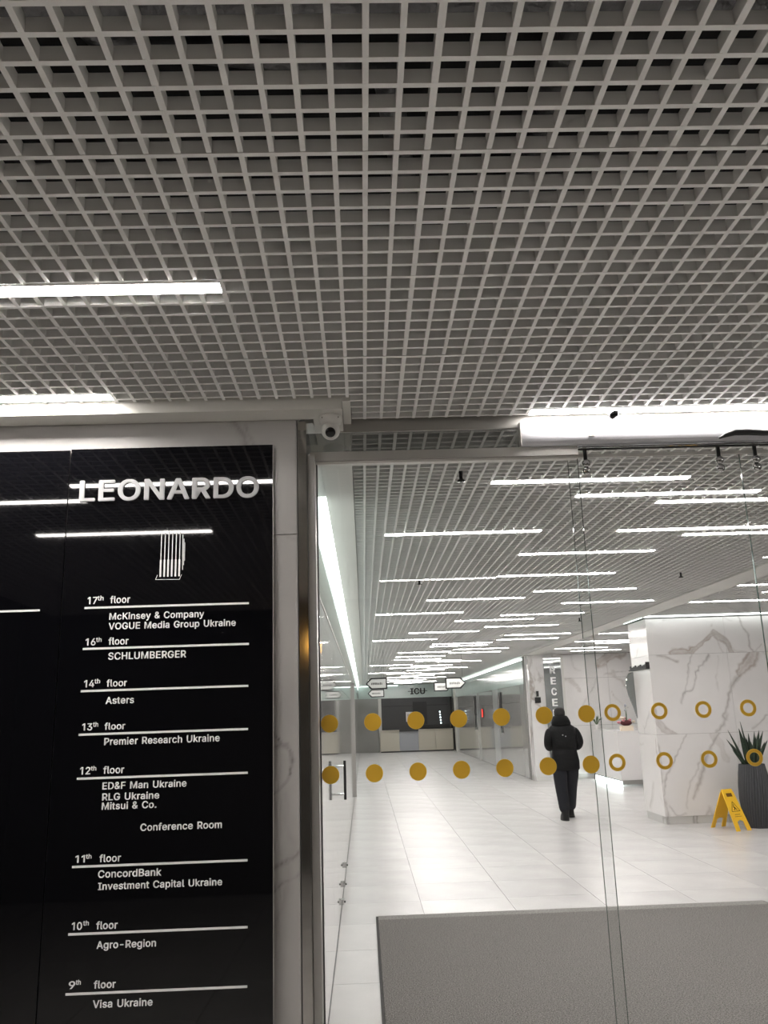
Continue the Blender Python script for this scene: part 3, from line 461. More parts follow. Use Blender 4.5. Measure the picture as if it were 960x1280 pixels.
# services seen through the nearest cells
def duct(pts, r, m='duct'):
    return MB().tube(pts, r, 12).build('pipe', m)
tag(duct([(-3.9, 1.46, 3.19), (4.9, 1.52, 3.19)], .07), 'silver service pipe crossing above the nearest ceiling grille', 'pipe')
tag(duct([(.62, -2.9, 3.45), (.60, 3.6, 3.45)], .05), 'grey service pipe running away above the grille on the right', 'pipe')
tag(duct([(-1.0, -2.9, 3.40), (-.85, 1.3, 3.38), (-.6, 1.76, 3.34), (.1, 1.86, 3.34), (.35, 3.6, 3.38)], .04), 'crinkled foil duct bending above the top left of the grille', 'duct')

ceil_in = struct(MB().box(XL, 9.6, YG + .02, 41.9, 3.56, 3.62).build('ceiling', 'void'), 'dark ceiling void over the corridor with a light grey open grille receding far back', 'ceiling')
Y0 = GY + 4 * MOD
for j in range(4, 24):
    for i in range(0, 6):
        link('grille_panel', me_full, ceil_in, (GX + MOD * i, GY + MOD * j, ZC))
for j in range(7, 17):
    for i in range(7, 12):
        link('grille_panel', me_full, ceil_in, (GX + MOD * i, GY + MOD * j, ZC))
mb = MB()
bars_x(mb, GX, 3.789, Y0 + 20 * MOD, 39.95); bars_y(mb, GX, 3.789, Y0 + 20 * MOD, 39.95)
bars_x(mb, -.026, GX - .008, YG + .03, 39.95); bars_y(mb, -.03, GX - .01, YG + .03, 39.95)
bars_x(mb, 3.79, 3.985, YG + .03, 39.95); bars_y(mb, 3.78, 3.985, YG + .03, 39.95)
bars_x(mb, GX, 3.789, YG + .03, Y0); bars_y(mb, GX, 3.789, YG + .03, Y0)
bars_x(mb, 4.33, 4.389, YG + .03, 21.5); bars_y(mb, 4.33, 4.384, YG + .03, 21.5)
bars_x(mb, 4.389, 9.5, YG + .03, GY + 7 * MOD); bars_y(mb, 4.389, 9.5, YG + .03, GY + 7 * MOD)
bars_x(mb, 7.39, 9.5, GY + 7 * MOD, 21.5); bars_y(mb, 7.39, 9.5, GY + 7 * MOD, 21.5)
bars_x(mb, 4.389, 7.39, GY + 17 * MOD, 21.5); bars_y(mb, 4.389, 7.39, GY + 17 * MOD, 21.5)
mb.build('grille_field', 'grille', ceil_in)['kind'] = 'stuff'

# ceiling trims
struct(MB().box(XL + .05, -.03, YG + .03, 39.95, ZC - .002, ZC + .07).build('trim_1', 'white'), 'flat white ceiling strip along the corridor left side between cove light and grille', 'trim')
struct(MB().box(3.99, 4.325, YG + .03, 39.9, ZC - .012, ZC + .07).build('trim_2', 'white'), 'flat white ceiling band between the corridor grille and the reception grille', 'trim')

# ------------------------------------------------------------------ linear lamps
def snapY(y):
    k = round((y - GY - .0075 - .0375) / CELL); return GY + .0075 + .0375 + CELL * k
def lamp(i, y, mt, label, group):
    x = GX + MOD * i; yc = snapY(y)
    t = thing('linear_ceiling_lamp', (x + .6, yc, ZC), label, 'lamp', group)
    h = .0325
    hb = MB().box(-.598, .598, -h, -h + .003, -.004, .05).box(-.598, .598, h - .003, h, -.004, .05).box(-.598, -.595, -h, h, -.004, .05).box(.595, .598, -h, h, -.004, .05).box(-.598, .598, -h, h, .047, .05)
    hb.build('lamp_housing', 'lampbody', t)
    MB().box(-.594, .594, -h + .0035, h - .0035, -.006, .006).build('diffuser', mt, t)
OUT = [(-3, 2.43, 'bright linear lamp in the entrance grille, upper left, nearest the viewer'),
       (-4, 3.31, 'bright linear lamp in the entrance grille just above the white soffit on the left'),
       (1, 3.615, 'bright linear lamp in the entrance grille right above the sliding door track'),
       (-4, 1.3, 'linear lamp left of the viewer reflected low in the black directory'),
       (-5, 2.13, 'linear lamp left of the frame reflected high in the blank black panel'),
       (5, 2.2, 'added unseen linear lamp brightening the entrance from far right of the frame'),  # extra lamp out of view, added to raise the entrance light level
       (0, -1.1, 'linear lamp of the entrance grille behind the viewer'),
       (6, .9, 'added unseen linear lamp brightening the entrance from right of the viewer'),  # added for more illumination, placed where neither it nor its reflection shows
       (6, -.3, 'added unseen linear lamp brightening the entrance from behind and right of the viewer')]  # another added unseen lamp, only there to light the entrance
for i, y, l in OUT: lamp(i, y, 'lamp_out', l, 'linear lamps in the entrance ceiling')
INN = [(1, 4.79), (0, 6.22), (2, 5.19), (3, 5.40), (2, 7.2), (3, 6.33), (4, 6.58), (2, 8.42), (3, 9.65), (4, 10.85), (1, 10.18),
       (0, 11.53), (3, 12.04), (2, 12.62), (3, 13.66), (1, 14.35), (0, 15.7), (2, 16.9), (2, 17.5), (3, 18.55), (1, 19.1), (3, 19.6),
       (1, 20.5), (4, 15.35), (4, 16.3), (1, 21.6), (2, 22.4), (3, 23.0), (0, 23.9), (2, 24.6), (1, 25.5), (3, 26.1), (2, 27.2), (0, 28.3),
       (1, 29.1), (3, 29.8), (2, 31.0), (1, 32.2), (3, 33.1), (0, 34.2), (2, 35.1), (1, 36.4), (3, 37.2), (2, 38.4)]
INN.sort(key=lambda a: a[1])
ORD = 'nearest second third fourth fifth sixth seventh eighth ninth tenth eleventh twelfth thirteenth fourteenth fifteenth sixteenth seventeenth eighteenth nineteenth twentieth'.split()
ORD += ['twenty-' + o for o in 'first second third fourth fifth sixth seventh eighth ninth'.split()] + ['thirtieth'] + ['thirty-' + o for o in 'first second third fourth fifth sixth seventh eighth ninth'.split()] + ['fortieth'] + ['forty-' + o for o in 'first second third fourth fifth'.split()]
SIDE = ['left side', 'left half', 'middle', 'right half', 'right side']
for n, (i, y) in enumerate(INN):
    o = 'nearest' if n == 0 else ORD[n] + ' nearest'
    lamp(i, y, 'lamp_in', 'slim white corridor lamp, %s to the glass doors, on the %s' % (o, SIDE[i]), 'linear lamps in the corridor ceiling')
REC = [(7, 9.63), (8, 10.30), (7, 11.09), (7, 15.6), (7, 17.4), (8, 18.0), (7, 19.3), (9, 14.6), (10, 16.6), (10, 8.2), (9, 6.5), (8, 20.3)]
REC.sort(key=lambda a: a[1])
for n, (i, y) in enumerate(REC):
    o = 'nearest' if n == 0 else ORD[n] + ' nearest'
    lamp(i, y, 'lamp_in', 'slim white reception lamp right of the white band, %s to the glass doors' % o, 'linear lamps in the reception ceiling')

# ------------------------------------------------------------------ entrance side shell
wf = struct(MB().box(-3.96, -.264, YW + .02, YG + .02, -.01, 3.55).build('wall_front', 'grout'), 'grey veined marble wall carrying the black directory', 'wall')
WV = [([(-.42, 1.72), (-.367, 1.676), (-.354, 1.635), (-.339, 1.588), (-.297, 1.555), (-.29, 1.518), (-.297, 1.481), (-.34, 1.42), (-.364, 1.414)], .0035, 1, 0),
      ([(-.335, 1.597), (-.303, 1.611)], .003, .8, 0), ([(-.45, 1.06), (-.363, 1.11), (-.324, 1.131), (-.278, 1.161), (-.25, 1.2)], .004, 1, 0),
      ([(-.45, 1.02), (-.365, 1.074), (-.322, 1.093), (-.278, 1.132)], .003, .6, 0), ([(-.44, 2.75), (-.475, 2.826), (-.521, 2.959), (-.54, 3.02)], .009, .7, .2),
      ([(-.42, 2.78), (-.448, 2.854), (-.49, 2.958)], .007, .5, .2), ([(-.392, 2.488), (-.304, 2.457), (-.27, 2.44)], .006, .3, .5), ([(-.33, 1.42), (-.31, 1.2), (-.34, .9)], .02, .25, .5)]
rr = random.Random(21)
for a, b in ((-3.96, -2.2), (-2.195, -.264)):
    for c, d in ((0, 2.455), (2.459, 3.02)):
        if b > -.3: slab(wf, 'slab_grey', 'y', a + .001, b - .001, c, d, YW, WV, .009)
        else: slab(wf, 'slab_grey', 'y', a + .001, b - .001, c, d, YW, rand_veins(rr, a, b, c, d, 4, .012), .02)
struct(MB().box(-4.1, -3.98, -3, 3.7, 0, 3.55).build('wall_left', 'dim'), 'plain dark wall left of the entrance', 'wall')
struct(MB().box(-4, 5, -3.1, -3.0, 0, 3.55).build('wall_back', 'dim'), 'dark wall behind the viewer', 'wall')
struct(MB().box(5.0, 5.1, -3, 3.7, 0, 3.55).build('wall_right', 'dim'), 'plain dark wall right of the entrance', 'wall')

# white soffit above the directory
sf = MB()
sf.box(-3.97, -.06, 3.39, YW - .001, 2.972, 3.10).box(-.19, -.06, YW - .002, YG - .012, 2.972, 3.10)
so = struct(sf.build('trim_3', 'soffit'), 'white metal soffit box running above the directory wall', 'trim')
MB().box(-.058, -.024, 3.39, YG - .016, 3.005, 3.10).build('edge_strip', 'white', so)

# security camera
t = thing('security_camera', (-.113, 3.49, 2.972), 'white turret security camera with dark lens under the soffit corner', 'camera')
MB().lathe([(.049, -.001), (.050, -.012), (.046, -.030), (.034, -.048), (.001, -.05)], (0, 0, 0), 32).build('housing', 'camw', t)
MB().sphere((0, -.006, -.066), .041, 24, 16).build('turret_ball', 'camw', t)
TL = R(62)
ax = Vector((0, -math.sin(TL), -math.cos(TL))); c0 = Vector((0, -.006, -.066))
b_ = MB().lathe([(.031, 0), (.033, .004), (.031, .010), (.022, .012)], (0, 0, 0), 28).build('bezel', 'camw', t, c0 + ax * .031); b_.rotation_euler = ax.to_track_quat('Z', 'Y').to_euler()
l_ = MB().lathe([(.0225, 0), (.0215, .006), (.012, .009), (.001, .010)], (0, 0, 0), 28).build('lens', 'lens', t, c0 + ax * .0405); l_.rotation_euler = b_.rotation_euler
for sx in (-1, 1): MB().sphere((sx * .034, -.034, -.014), .0032, 8, 6).build('screw', 'lens', t)

# stainless column and jamb beside the directory
t = thing('steel_column', (-.24, 3.6, 0), 'polished stainless steel column between marble wall and glass front', 'column')
MB().box(-.020, .018, -.075, .085, 0, 2.965).build('steel_cladding', 'steel', t)
MB().box(-.0235, -.0205, -.078, .08, 0, 2.97).build('shadow_joint', 'joint', t)

# ------------------------------------------------------------------ glass front
win = thing('window_1', (0, YG, 0), 'fixed clear glass pane with gold disc stickers beside the steel column', 'window', None, 'structure')
MB().box(-.2205, -.189, -.13, .03, 0, 2.826).build('jamb', 'satin', win)
MB().box(-.1885, -.184, -.018, .02, 0, 2.813).build('glazing_bead', 'joint', win)
MB().box(-.183, 1.014, -.005, .005, 0, 2.83).build('pane', 'glass', win)
MB().box(1.0142, 1.0155, -.005, .005, 0, 2.83).build('pane_edge', 'glassedge', win)
def disc(parent, x, z, ring):
    n = 36; mb = MB()
    y0, y1 = -.0065, -.0052
    if ring:
        for (ra, rb, m, yy) in ((.0235, .0345, 'gold', -.0068), (.0215, .0362, 'goldrim', -.0060)):
            q = MB(); vs = []; fs = []
            for k in range(n):
                t_ = 2 * PI * k / n; c, s_ = math.cos(t_), math.sin(t_)
                vs += [(x + ra * c, yy, z + ra * s_), (x + rb * c, yy, z + rb * s_), (x + ra * c, yy + .0006, z + ra * s_), (x + rb * c, yy + .0006, z + rb * s_)]
            for k in range(n):
                a, b = 4 * k, 4 * ((k + 1) % n)
                fs += [(a, a + 1, b + 1, b), (a + 2, b + 2, b + 3, a + 3), (a + 1, a + 3, b + 3, b + 1), (a, b, b + 2, a + 2)]
            q.add(vs, fs)
            if m == 'gold': o = q.build('ring_sticker', m, parent)
            else: q.build('sticker_rim', m, o)
    else:
        o = None
        for (rb, m, yy) in ((.0352, 'gold', -.0068), (.0368, 'goldrim', -.0060)):
            poly = [(x + rb * math.cos(2 * PI * k / n), z + rb * math.sin(2 * PI * k / n)) for k in range(n)]
            q = MB().prism(poly, 'y', yy, yy + .0006)
            if m == 'gold': o = q.build('disc_sticker', m, parent)
            else: q.build('sticker_rim', m, o)
Z1, Z2 = 1.668, 1.459
for k in range(7):
    x = -.148 + .1836 * k
    disc(win, x, Z1 + .0008 * k, False); disc(win, x + .001, Z2 + .0008 * k, False)
# sliding leaves hang from the rail, in a plane just behind the fixed pane
def leaf(name, x0, x1, xs, rollers, label):
    d = thing(name, (0, YG + .022, 0), label, 'door', None, 'structure')
    MB().box(x0, x1, -.005, .005, 0.015, 2.84).build('pane', 'glass', d)
    MB().box(x0 - .0015, x0, -.005, .005, 0.015, 2.84).build('pane_edge', 'glassedge', d)
    for x in xs: disc(d, x, Z1 + .006, True); disc(d, x, Z2 + .008, True)
    for x in rollers:
        h = MB().box(x - .008, x + .008, -.016, -.008, 2.765, 2.868).build('roller_hanger', 'blackm', d)
        for zz in (2.795, 2.757):
            k_ = MB().lathe([(.017, 0), (.019, .004), (.019, .010), (.012, .015), (.001, .016)], (0, 0, 0), 20).build('knob', 'clearknob', h, (x, -.012, zz)); k_.rotation_euler = (R(90), 0, 0)
    return d
leaf('door_1', .975, 1.778, (1.073, 1.277, 1.47, 1.667), (1.055, 1.68), 'sliding glass leaf with gold ring stickers overlapping the fixed pane')
leaf('door_2', 1.782, 2.60, (1.87, 2.07, 2.26, 2.46), (1.852, 2.50), 'second sliding glass leaf at the right edge of the view')
win2 = thing('window_2', (0, YG, 0), 'fixed glass pane right of the sliding leaves, outside the view', 'window', None, 'structure')
MB().box(2.56, 4.95, -.005, .005, 0, 2.83).build('pane', 'glass', win2)
MB().box(4.95, 4.99, -.02, .03, 0, 2.97).build('jamb', 'satin', win2)
# header, transom, lintel bar, rail
tr = thing('trim_4', (0, YG, 0), 'brushed metal header and transom above the glass front', 'trim', None, 'structure')
MB().box(-.09, 4.98, -.014, .014, 2.968, 3.05).build('header_bar', 'header', tr)
MB().box(-.262, 4.98, -.004, .004, 2.868, 2.967).build('transom_pane', 'transom', tr)
MB().box(-.216, 1.012, -.034, .02, 2.826, 2.868).build('lintel_bar', 'header', tr)
MB().box(-.216, 1.012, -.020, .018, 2.814, 2.825).build('lintel_lip', 'white', tr)
MB().box(1.012, 4.98, .012, .02, 2.825, 2.842).build('back_bar', 'white', tr)
rail = thing('sliding_door_rail', (0, YG - .04, 0), 'pair of thin dark rails carrying the sliding glass doors', 'rail')
MB().tube([(1.013, 0, 2.862), (4.9, 0, 2.862)], .0035, 8).build('rod', 'blackm', rail)
MB().tube([(1.013, 0.006, 2.851), (4.9, 0.006, 2.851)], .0045, 8).build('rod', 'blackm', rail)
# rounded cover over the door drive
cv = thing('door_drive_cover', (0, YG - .06, 0), 'rounded glossy white cover under the bright lamp above the sliding doors', 'cover')
poly = [(.050, 2.986), (.033, 2.986)] + [(.030 - .026 * math.sin(a), 2.927 + .058 * math.cos(a)) for a in [PI * k / 14 for k in range(1, 14)]] + [(.033, 2.869), (.050, 2.869)]
cb = MB().prism([(p[0], p[1]) for p in poly], 'x', .752, 3.2).build('cover_shell', 'railw', cv)
cb.data.polygons.foreach_set('use_smooth', [False] * len(cb.data.polygons))
MB().box(.748, .7518, .002, .050, 2.869, 2.986).build('end_cap', 'white', cv)
MB().sphere((1.075, .004, 2.91), .010, 12, 8, (1.6, .5, .7)).build('indicator', 'white', cv)
# dark cable lying against the cover
pts = [(1.66, 3.640, 2.880), (1.69, 3.634, 2.893), (1.73, 3.629, 2.905), (1.79, 3.627, 2.905), (1.86, 3.627, 2.899), (1.95, 3.627, 2.898), (2.1, 3.627, 2.90), (2.4, 3.627, 2.90), (3.1, 3.627, 2.9)]
tag(MB().tube(pts, [.004, .012, .017, .018, .016, .015, .016, .016, .016], 10).build('cable_bundle', 'blackm'), 'thick black cable bundle lying on the door drive cover', 'cable')
t = thing('motion_sensor', (1.18, 3.6, 3.012), 'small black sensor hanging across the lamp above the sliding door', 'sensor')
o_ = MB().lathe([(.004, .0), (.016, .004), (.018, .03), (.012, .05), (.001, .052)], (0, 0, 0), 14).build('body', 'lens', t, (-.028, 0, -.034)); o_.rotation_euler = (0, R(55), 0)
MB().tube([(0, 0, .02), (0, 0, -.02)], .004, 6).build('bracket', 'blackm', t)

# ------------------------------------------------------------------ directory
def PL(x, z): return (x, 3.462 + (z - .25) * .0122, z)
def slanted(mb, x0, x1, z0, z1, th):
    a, b = PL(0, z0)[1], PL(0, z1)[1]
    mb.add([(x0, a, z0), (x1, a, z0), (x1, a + th, z0), (x0, a + th, z0), (x0, b, z1), (x1, b, z1), (x1, b + th, z1), (x0, b + th, z1)],
           [(0, 3, 2, 1), (4, 5, 6, 7), (0, 1, 5, 4), (1, 2, 6, 5), (2, 3, 7, 6), (3, 0, 4, 7)]); return mb
dr = thing('directory_board', (0, 0, 0), 'glossy black glass floor directory with white lettering left of the steel column', 'sign')
slanted(MB(), -1.2295, -.366, .25, 2.852, .012).build('glass_sheet', 'black', dr)
for x in (-1.15, -.44):
    for z in (.35, 1.5, 2.75): MB().box(x - .02, x + .02, PL(0, z)[1] + .0125, YW - .001, z - .02, z + .02).build('wall_bracket', 'satin', dr)
slanted(MB(), -.3655, -.3635, .25, 2.852, .013).build('edge_trim', 'satin', dr)
TXT = [('LEONARDO', -1.183, -0.424, 2.619, 0.0930), ('17', -1.126, -1.093, 2.180, 0.0300), ('th', -1.092, -1.062, 2.194, 0.0200),
('floor', -1.034, -0.952, 2.181, 0.0300), ('McKinsey & Company', -1.034, -0.647, 2.113, 0.0280), ('VOGUE Media Group Ukraine', -1.035, -0.517, 2.073, 0.0280),
('16', -1.125, -1.092, 2.011, 0.0290), ('th', -1.090, -1.062, 2.024, 0.0190), ('floor', -1.033, -0.952, 2.011, 0.0290), ('SCHLUMBERGER', -1.031, -0.717, 1.951, 0.0290),
('14', -1.122, -1.089, 1.844, 0.0290), ('th', -1.088, -1.060, 1.858, 0.0190), ('floor', -1.033, -0.951, 1.844, 0.0280), ('Asters', -1.033, -0.920, 1.776, 0.0280),
('13', -1.121, -1.088, 1.676, 0.0280), ('th', -1.085, -1.059, 1.689, 0.0190), ('floor', -1.033, -0.951, 1.676, 0.0270), ('Premier Research Ukraine', -1.031, -0.576, 1.617, 0.0280),
('12', -1.120, -1.087, 1.509, 0.0280), ('th', -1.085, -1.058, 1.522, 0.0180), ('floor', -1.030, -0.948, 1.509, 0.0280), ('ED&F Man Ukraine', -1.030, -0.703, 1.450, 0.0270),
('RLG Ukraine', -1.029, -0.808, 1.409, 0.0270), ('Mitsui & Co.', -1.029, -0.818, 1.375, 0.0270), ('Conference Room', -0.877, -0.563, 1.292, 0.0270),
('11', -1.120, -1.091, 1.186, 0.0270), ('th', -1.087, -1.060, 1.199, 0.0170), ('floor', -1.029, -0.947, 1.185, 0.0270), ('ConcordBank', -1.031, -0.791, 1.129, 0.0270),
('Investment Capital Ukraine', -1.029, -0.559, 1.086, 0.0260), ('10', -1.120, -1.089, 0.950, 0.0270), ('th', -1.085, -1.058, 0.964, 0.0170), ('floor', -1.029, -0.949, 0.949, 0.0270),
('Agro-Region', -1.024, -0.803, 0.882, 0.0260), ('9', -1.120, -1.103, 0.750, 0.0260), ('th', -1.101, -1.077, 0.763, 0.0170), ('floor', -1.028, -0.947, 0.748, 0.0260),
('Visa Ukraine', -1.028, -0.809, 0.683, 0.0260)]
for n, (s, a, b, z, c) in enumerate(TXT):
    if s.isdigit(): b += .0075
    if s == 'th': a += .0065; b += .001
    o = text_obj('lettering', s, a, b, z, c, PL, dr, 'letterbig' if n == 0 else 'letter', .020 if n == 0 else .020, .008 if n == 0 else .0015)
    if n == 0: o['label'] = 'large raised white building name'
for a, b, z in [(-1.137, -.464, 2.164), (-1.135, -.463, 1.997), (-1.134, -.464, 1.829), (-1.133, -.464, 1.660), (-1.131, -.464, 1.493), (-1.131, -.463, 1.171), (-1.132, -.461, .935), (-1.130, -.461, .732)]:
    q = MB(); vs = [PL(a, z - .0042), PL(b, z - .0042), PL(b, z + .0042), PL(a, z + .0042)]
    q.add([(v[0], v[1] - .0016, v[2]) for v in vs] + [(v[0], v[1] - .0002, v[2]) for v in vs], [(0, 1, 2, 3), (7, 6, 5, 4), (0, 4, 5, 1), (2, 6, 7, 3), (1, 5, 6, 2), (0, 3, 7, 4)])
    q.build('floor_rule', 'letter', dr)
# line drawing of the tower
lg = MB()
def strip(x0, z0, x1, z1, wd):
    d = Vector((x1 - x0, 0, z1 - z0)).normalized(); n = Vector((-d.z, 0, d.x)) * wd / 2
    ps = [(x0 + n.x, z0 + n.z), (x1 + n.x, z1 + n.z), (x1 - n.x, z1 - n.z), (x0 - n.x, z0 - n.z)]
    f_ = [PL(*p) for p in ps]
    lg.add([(v[0], v[1] - .0014, v[2]) for v in f_] + [(v[0], v[1] - .0001, v[2]) for v in f_], [(0, 1, 2, 3), (3, 2, 1, 0), (4, 5, 6, 7), (0, 4, 5, 1), (1, 5, 6, 2), (2, 6, 7, 3), (3, 7, 4, 0)][:1] + [(7, 6, 5, 4), (0, 4, 5, 1), (1, 5, 6, 2), (2, 6, 7, 3), (3, 7, 4, 0)])
for k in range(6):
    x = -.8315 + .0155 * k
    strip(x, 2.478, x, 2.357, .0035); strip(x, 2.357, x, 2.285, .0075)
strip(-.7425, 2.462, -.7405, 2.312, .003); strip(-.7375, 2.445, -.7365, 2.332, .0025); strip(-.7335, 2.428, -.7332, 2.35, .002)
strip(-.8435, 2.293, -.851, 2.274, .0022); strip(-.851, 2.274, -.752, 2.272, .0022); strip(-.752, 2.272, -.744, 2.292, .0022)
lg.build('tower_emblem', 'letter', dr)
dl = thing('directory_board', (0, 0, 0), 'blank glossy black glass panel at the left edge beside the directory', 'sign')
slanted(MB(), -2.10, -1.2345, .25, 2.848, .012).build('glass_sheet', 'black', dl)
for x in (-2.0, -1.3):
    for z in (.35, 1.5, 2.75): MB().box(x - .02, x + .02, PL(0, z)[1] + .0125, YW - .001, z - .02, z + .02).build('wall_bracket', 'satin', dl)
q = MB(); z = 2.160; vs = [PL(-2.0, z - .0042), PL(-1.318, z - .0042), PL(-1.318, z + .0042), PL(-2.0, z + .0042)]
q.add([(v[0], v[1] - .0016, v[2]) for v in vs] + [(v[0], v[1] - .0002, v[2]) for v in vs], [(0, 1, 2, 3), (7, 6, 5, 4), (0, 4, 5, 1), (2, 6, 7, 3), (1, 5, 6, 2), (0, 3, 7, 4)])
q.build('floor_rule', 'letter', dl)
# warm lantern behind the viewer, seen only as an amber glint in steel and glass
t = thing('warm_lantern', (-.46, -1.42, 2.33), 'small warm amber lantern behind the viewer, reflected in the steel column', 'lamp')
MB().lathe([(.03, 0), (.04, .02), (.04, .11), (.03, .13)], (0, 0, 0), 12).build('lantern_glass', 'amber', t)
MB().tube([(0, 0, .13), (0, 0, .69)], .006, 6).build('rod', 'blackm', t)

# ------------------------------------------------------------------ corridor left wall
wl = struct(MB().box(XL - .1, XL - .012, YG + .025, 40, 0, 2.385).build('wall_left', 'joint'), 'glossy off-white back-painted glass wall on the corridor left', 'wall')
ys = [YG + .03, 5.3, 6.5, 7.4, 8.35, 9.6, 10.8, 12.0, 13.2, 14.4, 15.6, 16.8, 18.6, 19.9, 21.2, 22.6, 24, 26, 28, 30, 32, 34, 36, 38, 39.98]
for a, b in zip(ys[:-1], ys[1:]):
    MB().box(XL - .011, XL, a + .003, b - .003, 0.012, 1.98).build('glass_panel', 'panelw', wl)
    MB().box(XL - .011, XL, a + .003, b - .003, 1.984, 2.384).build('glass_panel', 'panelw', wl)
MB().box(XL - .1, XL + .004, YG + .03, 39.98, 2.386, 2.40).build('head_rail', 'satin', wl)
MB().box(XL - .012, XL + .003, YG + .03, 39.98, 0.0, 0.011).build('floor_rail', 'joint', wl)
cl = thing('window_3', (XL, 0, 0), 'greenish clerestory glazing above the corridor left wall', 'window', None, 'structure')
for a, b in zip(ys[:-1], ys[1:]):
    MB().box(-.022, -.012, a + .002, b - .002, 2.402, 3.02).build('pane', 'glassg', cl)
MB().box(-.012, .048, YG + .03, 5.095, 3.03, 3.06).build('end_filler', 'white', cl)
MB().box(-.06, -.05, YG + .03, 39.98, 2.402, 3.55).build('backing_sheet', 'white', cl)
t = thing('cove_light', (XL, 0, 0), 'blown-out linear cove light above the corridor left wall', 'lamp')
MB().box(-.008, .047, 5.1, 39.9, 3.03, 3.045).build('light_strip', 'cove', t)
MB().box(-.010, -.004, 5.1, 39.9, 2.80, 3.029).build('glow_panel', 'covesoft', t)
# recess post
struct(MB().box(XL, XL + .045, 18.9, 19.05, 0, 2.385).build('trim_5', 'satin'), 'slim grey post standing off the corridor left wall beyond the door handle', 'trim')
def bar_handle(x, y, z0, z1, side, label, r=.012, so=.065):
    t = thing('door_handle', (x, y, (z0 + z1) / 2), label, None); t.parent = wl
    h = (z1 - z0) / 2
    MB().tube([(side * so, 0, -h), (side * so, 0, h)], r, 10).build('bar', 'blackm', t)
    for zz in (-h * .72, h * .72): MB().tube([(side * .001, 0, zz), (side * so, 0, zz)], r * .8, 8).build('standoff', 'chrome', t)
bar_handle(XL, 7.8, .98, 1.31, 1, 'black bar door handle with chrome standoffs on the corridor left wall')
for y, z, l in ((9.55, .16, 'farthest'), (8.85, .10, 'middle'), (8.3, .05, 'nearest')):
    t = thing('door_fitting', (XL, y, z), '%s of three small chrome door fittings' % l, None); t.parent = wl
    MB().box(.001, .024, -.035, .035, -.022, .022).build('clamp', 'chrome', t); MB().tube([(.024, 0, 0), (.036, 0, 0)], .009, 10).build('cap', 'blackm', t)

# ------------------------------------------------------------------ corridor right wall (behind the reception opening)
wr = struct(MB().box(XR + .012, XR + .1, 21.9, 40, 0, 3.02).build('wall_right', 'joint'), 'grey glossy glass wall along the far corridor right side', 'wall')
yr = [21.9, 23.6, 25.3, 26.3, 27.4, 29, 30.6, 31.9, 32.9, 34.6, 36.4, 38.2, 39.98]
for n, (a, b) in enumerate(zip(yr[:-1], yr[1:])):
    mt = 'panelg' if n not in (3, 6) else 'panelp'
    MB().box(XR, XR + .011, a + .004, b - .004, 0.012, 1.88).build('glass_panel', mt, wr)
    MB().box(XR, XR + .011, a + .004, b - .004, 1.89, 2.32).build('glass_panel', mt, wr)
    MB().box(XR, XR + .011, a + .004, b - .004, 2.33, 2.90).build('clerestory_pane', 'green', wr)
t = thing('cove_light', (XR, 0, 0), 'thin greenish cove light line along the top of the far right wall', 'lamp')
MB().box(-.05, 0.01, 21.95, 39.9, 2.93, 2.985).build('light_strip', 'covesoft', t)
for y, l in ((25.9, 'nearer'), (31.8, 'farther')):
    t = thing('door_pull', (XR, y, 1.6), '%s tall dark door pull with mirror plate' % l, None); t.parent = wr
    MB().box(-.03, -.002, -.30, .10, -.05, .62).build('dark_plate', 'blackm', t)
    MB().box(-.025, -.002, -.22, .06, -.55, -.06).build('mirror_plate', 'mirror', t)
    MB().tube([(-.05, -.1, -.6), (-.05, -.1, .5)], .016, 8).build('bar', 'chrome', t)
t = thing('exit_light', (XR - .02, 29.7, 1.62), 'small glowing red light on the far right wall', 'light')
MB().box(-.02, .015, -.12, .12, -.13, .13).build('light_box', 'red', t); MB().box(-.015, .018, -.15, .15, -.16, .16).build('surround', 'blackm', t)
struct(MB().box(4.02, 4.10, 38.4, 38.6, 0, 3.02).build('trim_6', 'white'), 'slim white post at the far right end of the corridor', 'trim')

# ------------------------------------------------------------------ corridor end: shop front
wb = struct(MB().box(XL - .1, 4.3, YB + .05, YB + .15, 0, 3.5).build('wall_far', 'panelg'), 'pale grey wall closing the corridor far end', 'wall')
t = thing('shop_fascia', (0, YB, 0), 'pale green glass fascia with black letters at the corridor end', 'sign')
MB().box(XL, 4.09, -.02, .04, 2.40, 3.0).build('fascia_board', 'green', t)
def P40(x, z): return (x, -.022, z)
text_obj('lettering', 'ICU', 2.17, 2.86, 2.56, .27, P40, t, 'blackm', .03, .02)
MB().box(2.06, 2.96, -.05, -.045, 2.675, 2.70).build('letter_strike', 'blackm', t)
t = thing('cove_light', (0, YB, 0), 'greenish cove glow along the top left of the far fascia', 'lamp')
MB().box(XL, 1.6, -.08, -.03, 2.95, 2.99).build('light_strip', 'covesoft', t)
sh = t = thing('kiosk_back', (0, YB, 0), 'dark open shop front with cream counter base at the corridor end', 'shop front')
MB().box(.79, 3.96, 0, .04, .98, 2.39).build('dark_back_panel', 'dark', t)
MB().box(.79, 3.9, -.012, -.001, 2.02, 2.05).build('shelf_line', 'blackm', t)
MB().box(2.3, 3.95, -.04, -.001, 1.0, 1.16).build('back_counter', 'blackm', t)
MB().box(2.25, 2.9, -.05, -.001, 1.2, 2.2).build('display_cabinet', 'blackm', t)
MB().box(.66, .80, -.05, .04, 0, 2.39).build('end_pillar', 'white', t)
MB().box(XL, .64, 0, .04, 0, 1.89).build('side_panel', 'panelg', t)
MB().box(XL, .64, 0, .04, 1.91, 2.39).build('side_panel', 'panelg', t)
MB().box(3.97, 4.08, -.05, .04, 0, 2.39).build('black_post', 'blackm', t)
t = thing('shop_counter', (0, YB - .6, 0), 'low cream panelled counter in front of the dark shop', 'counter')
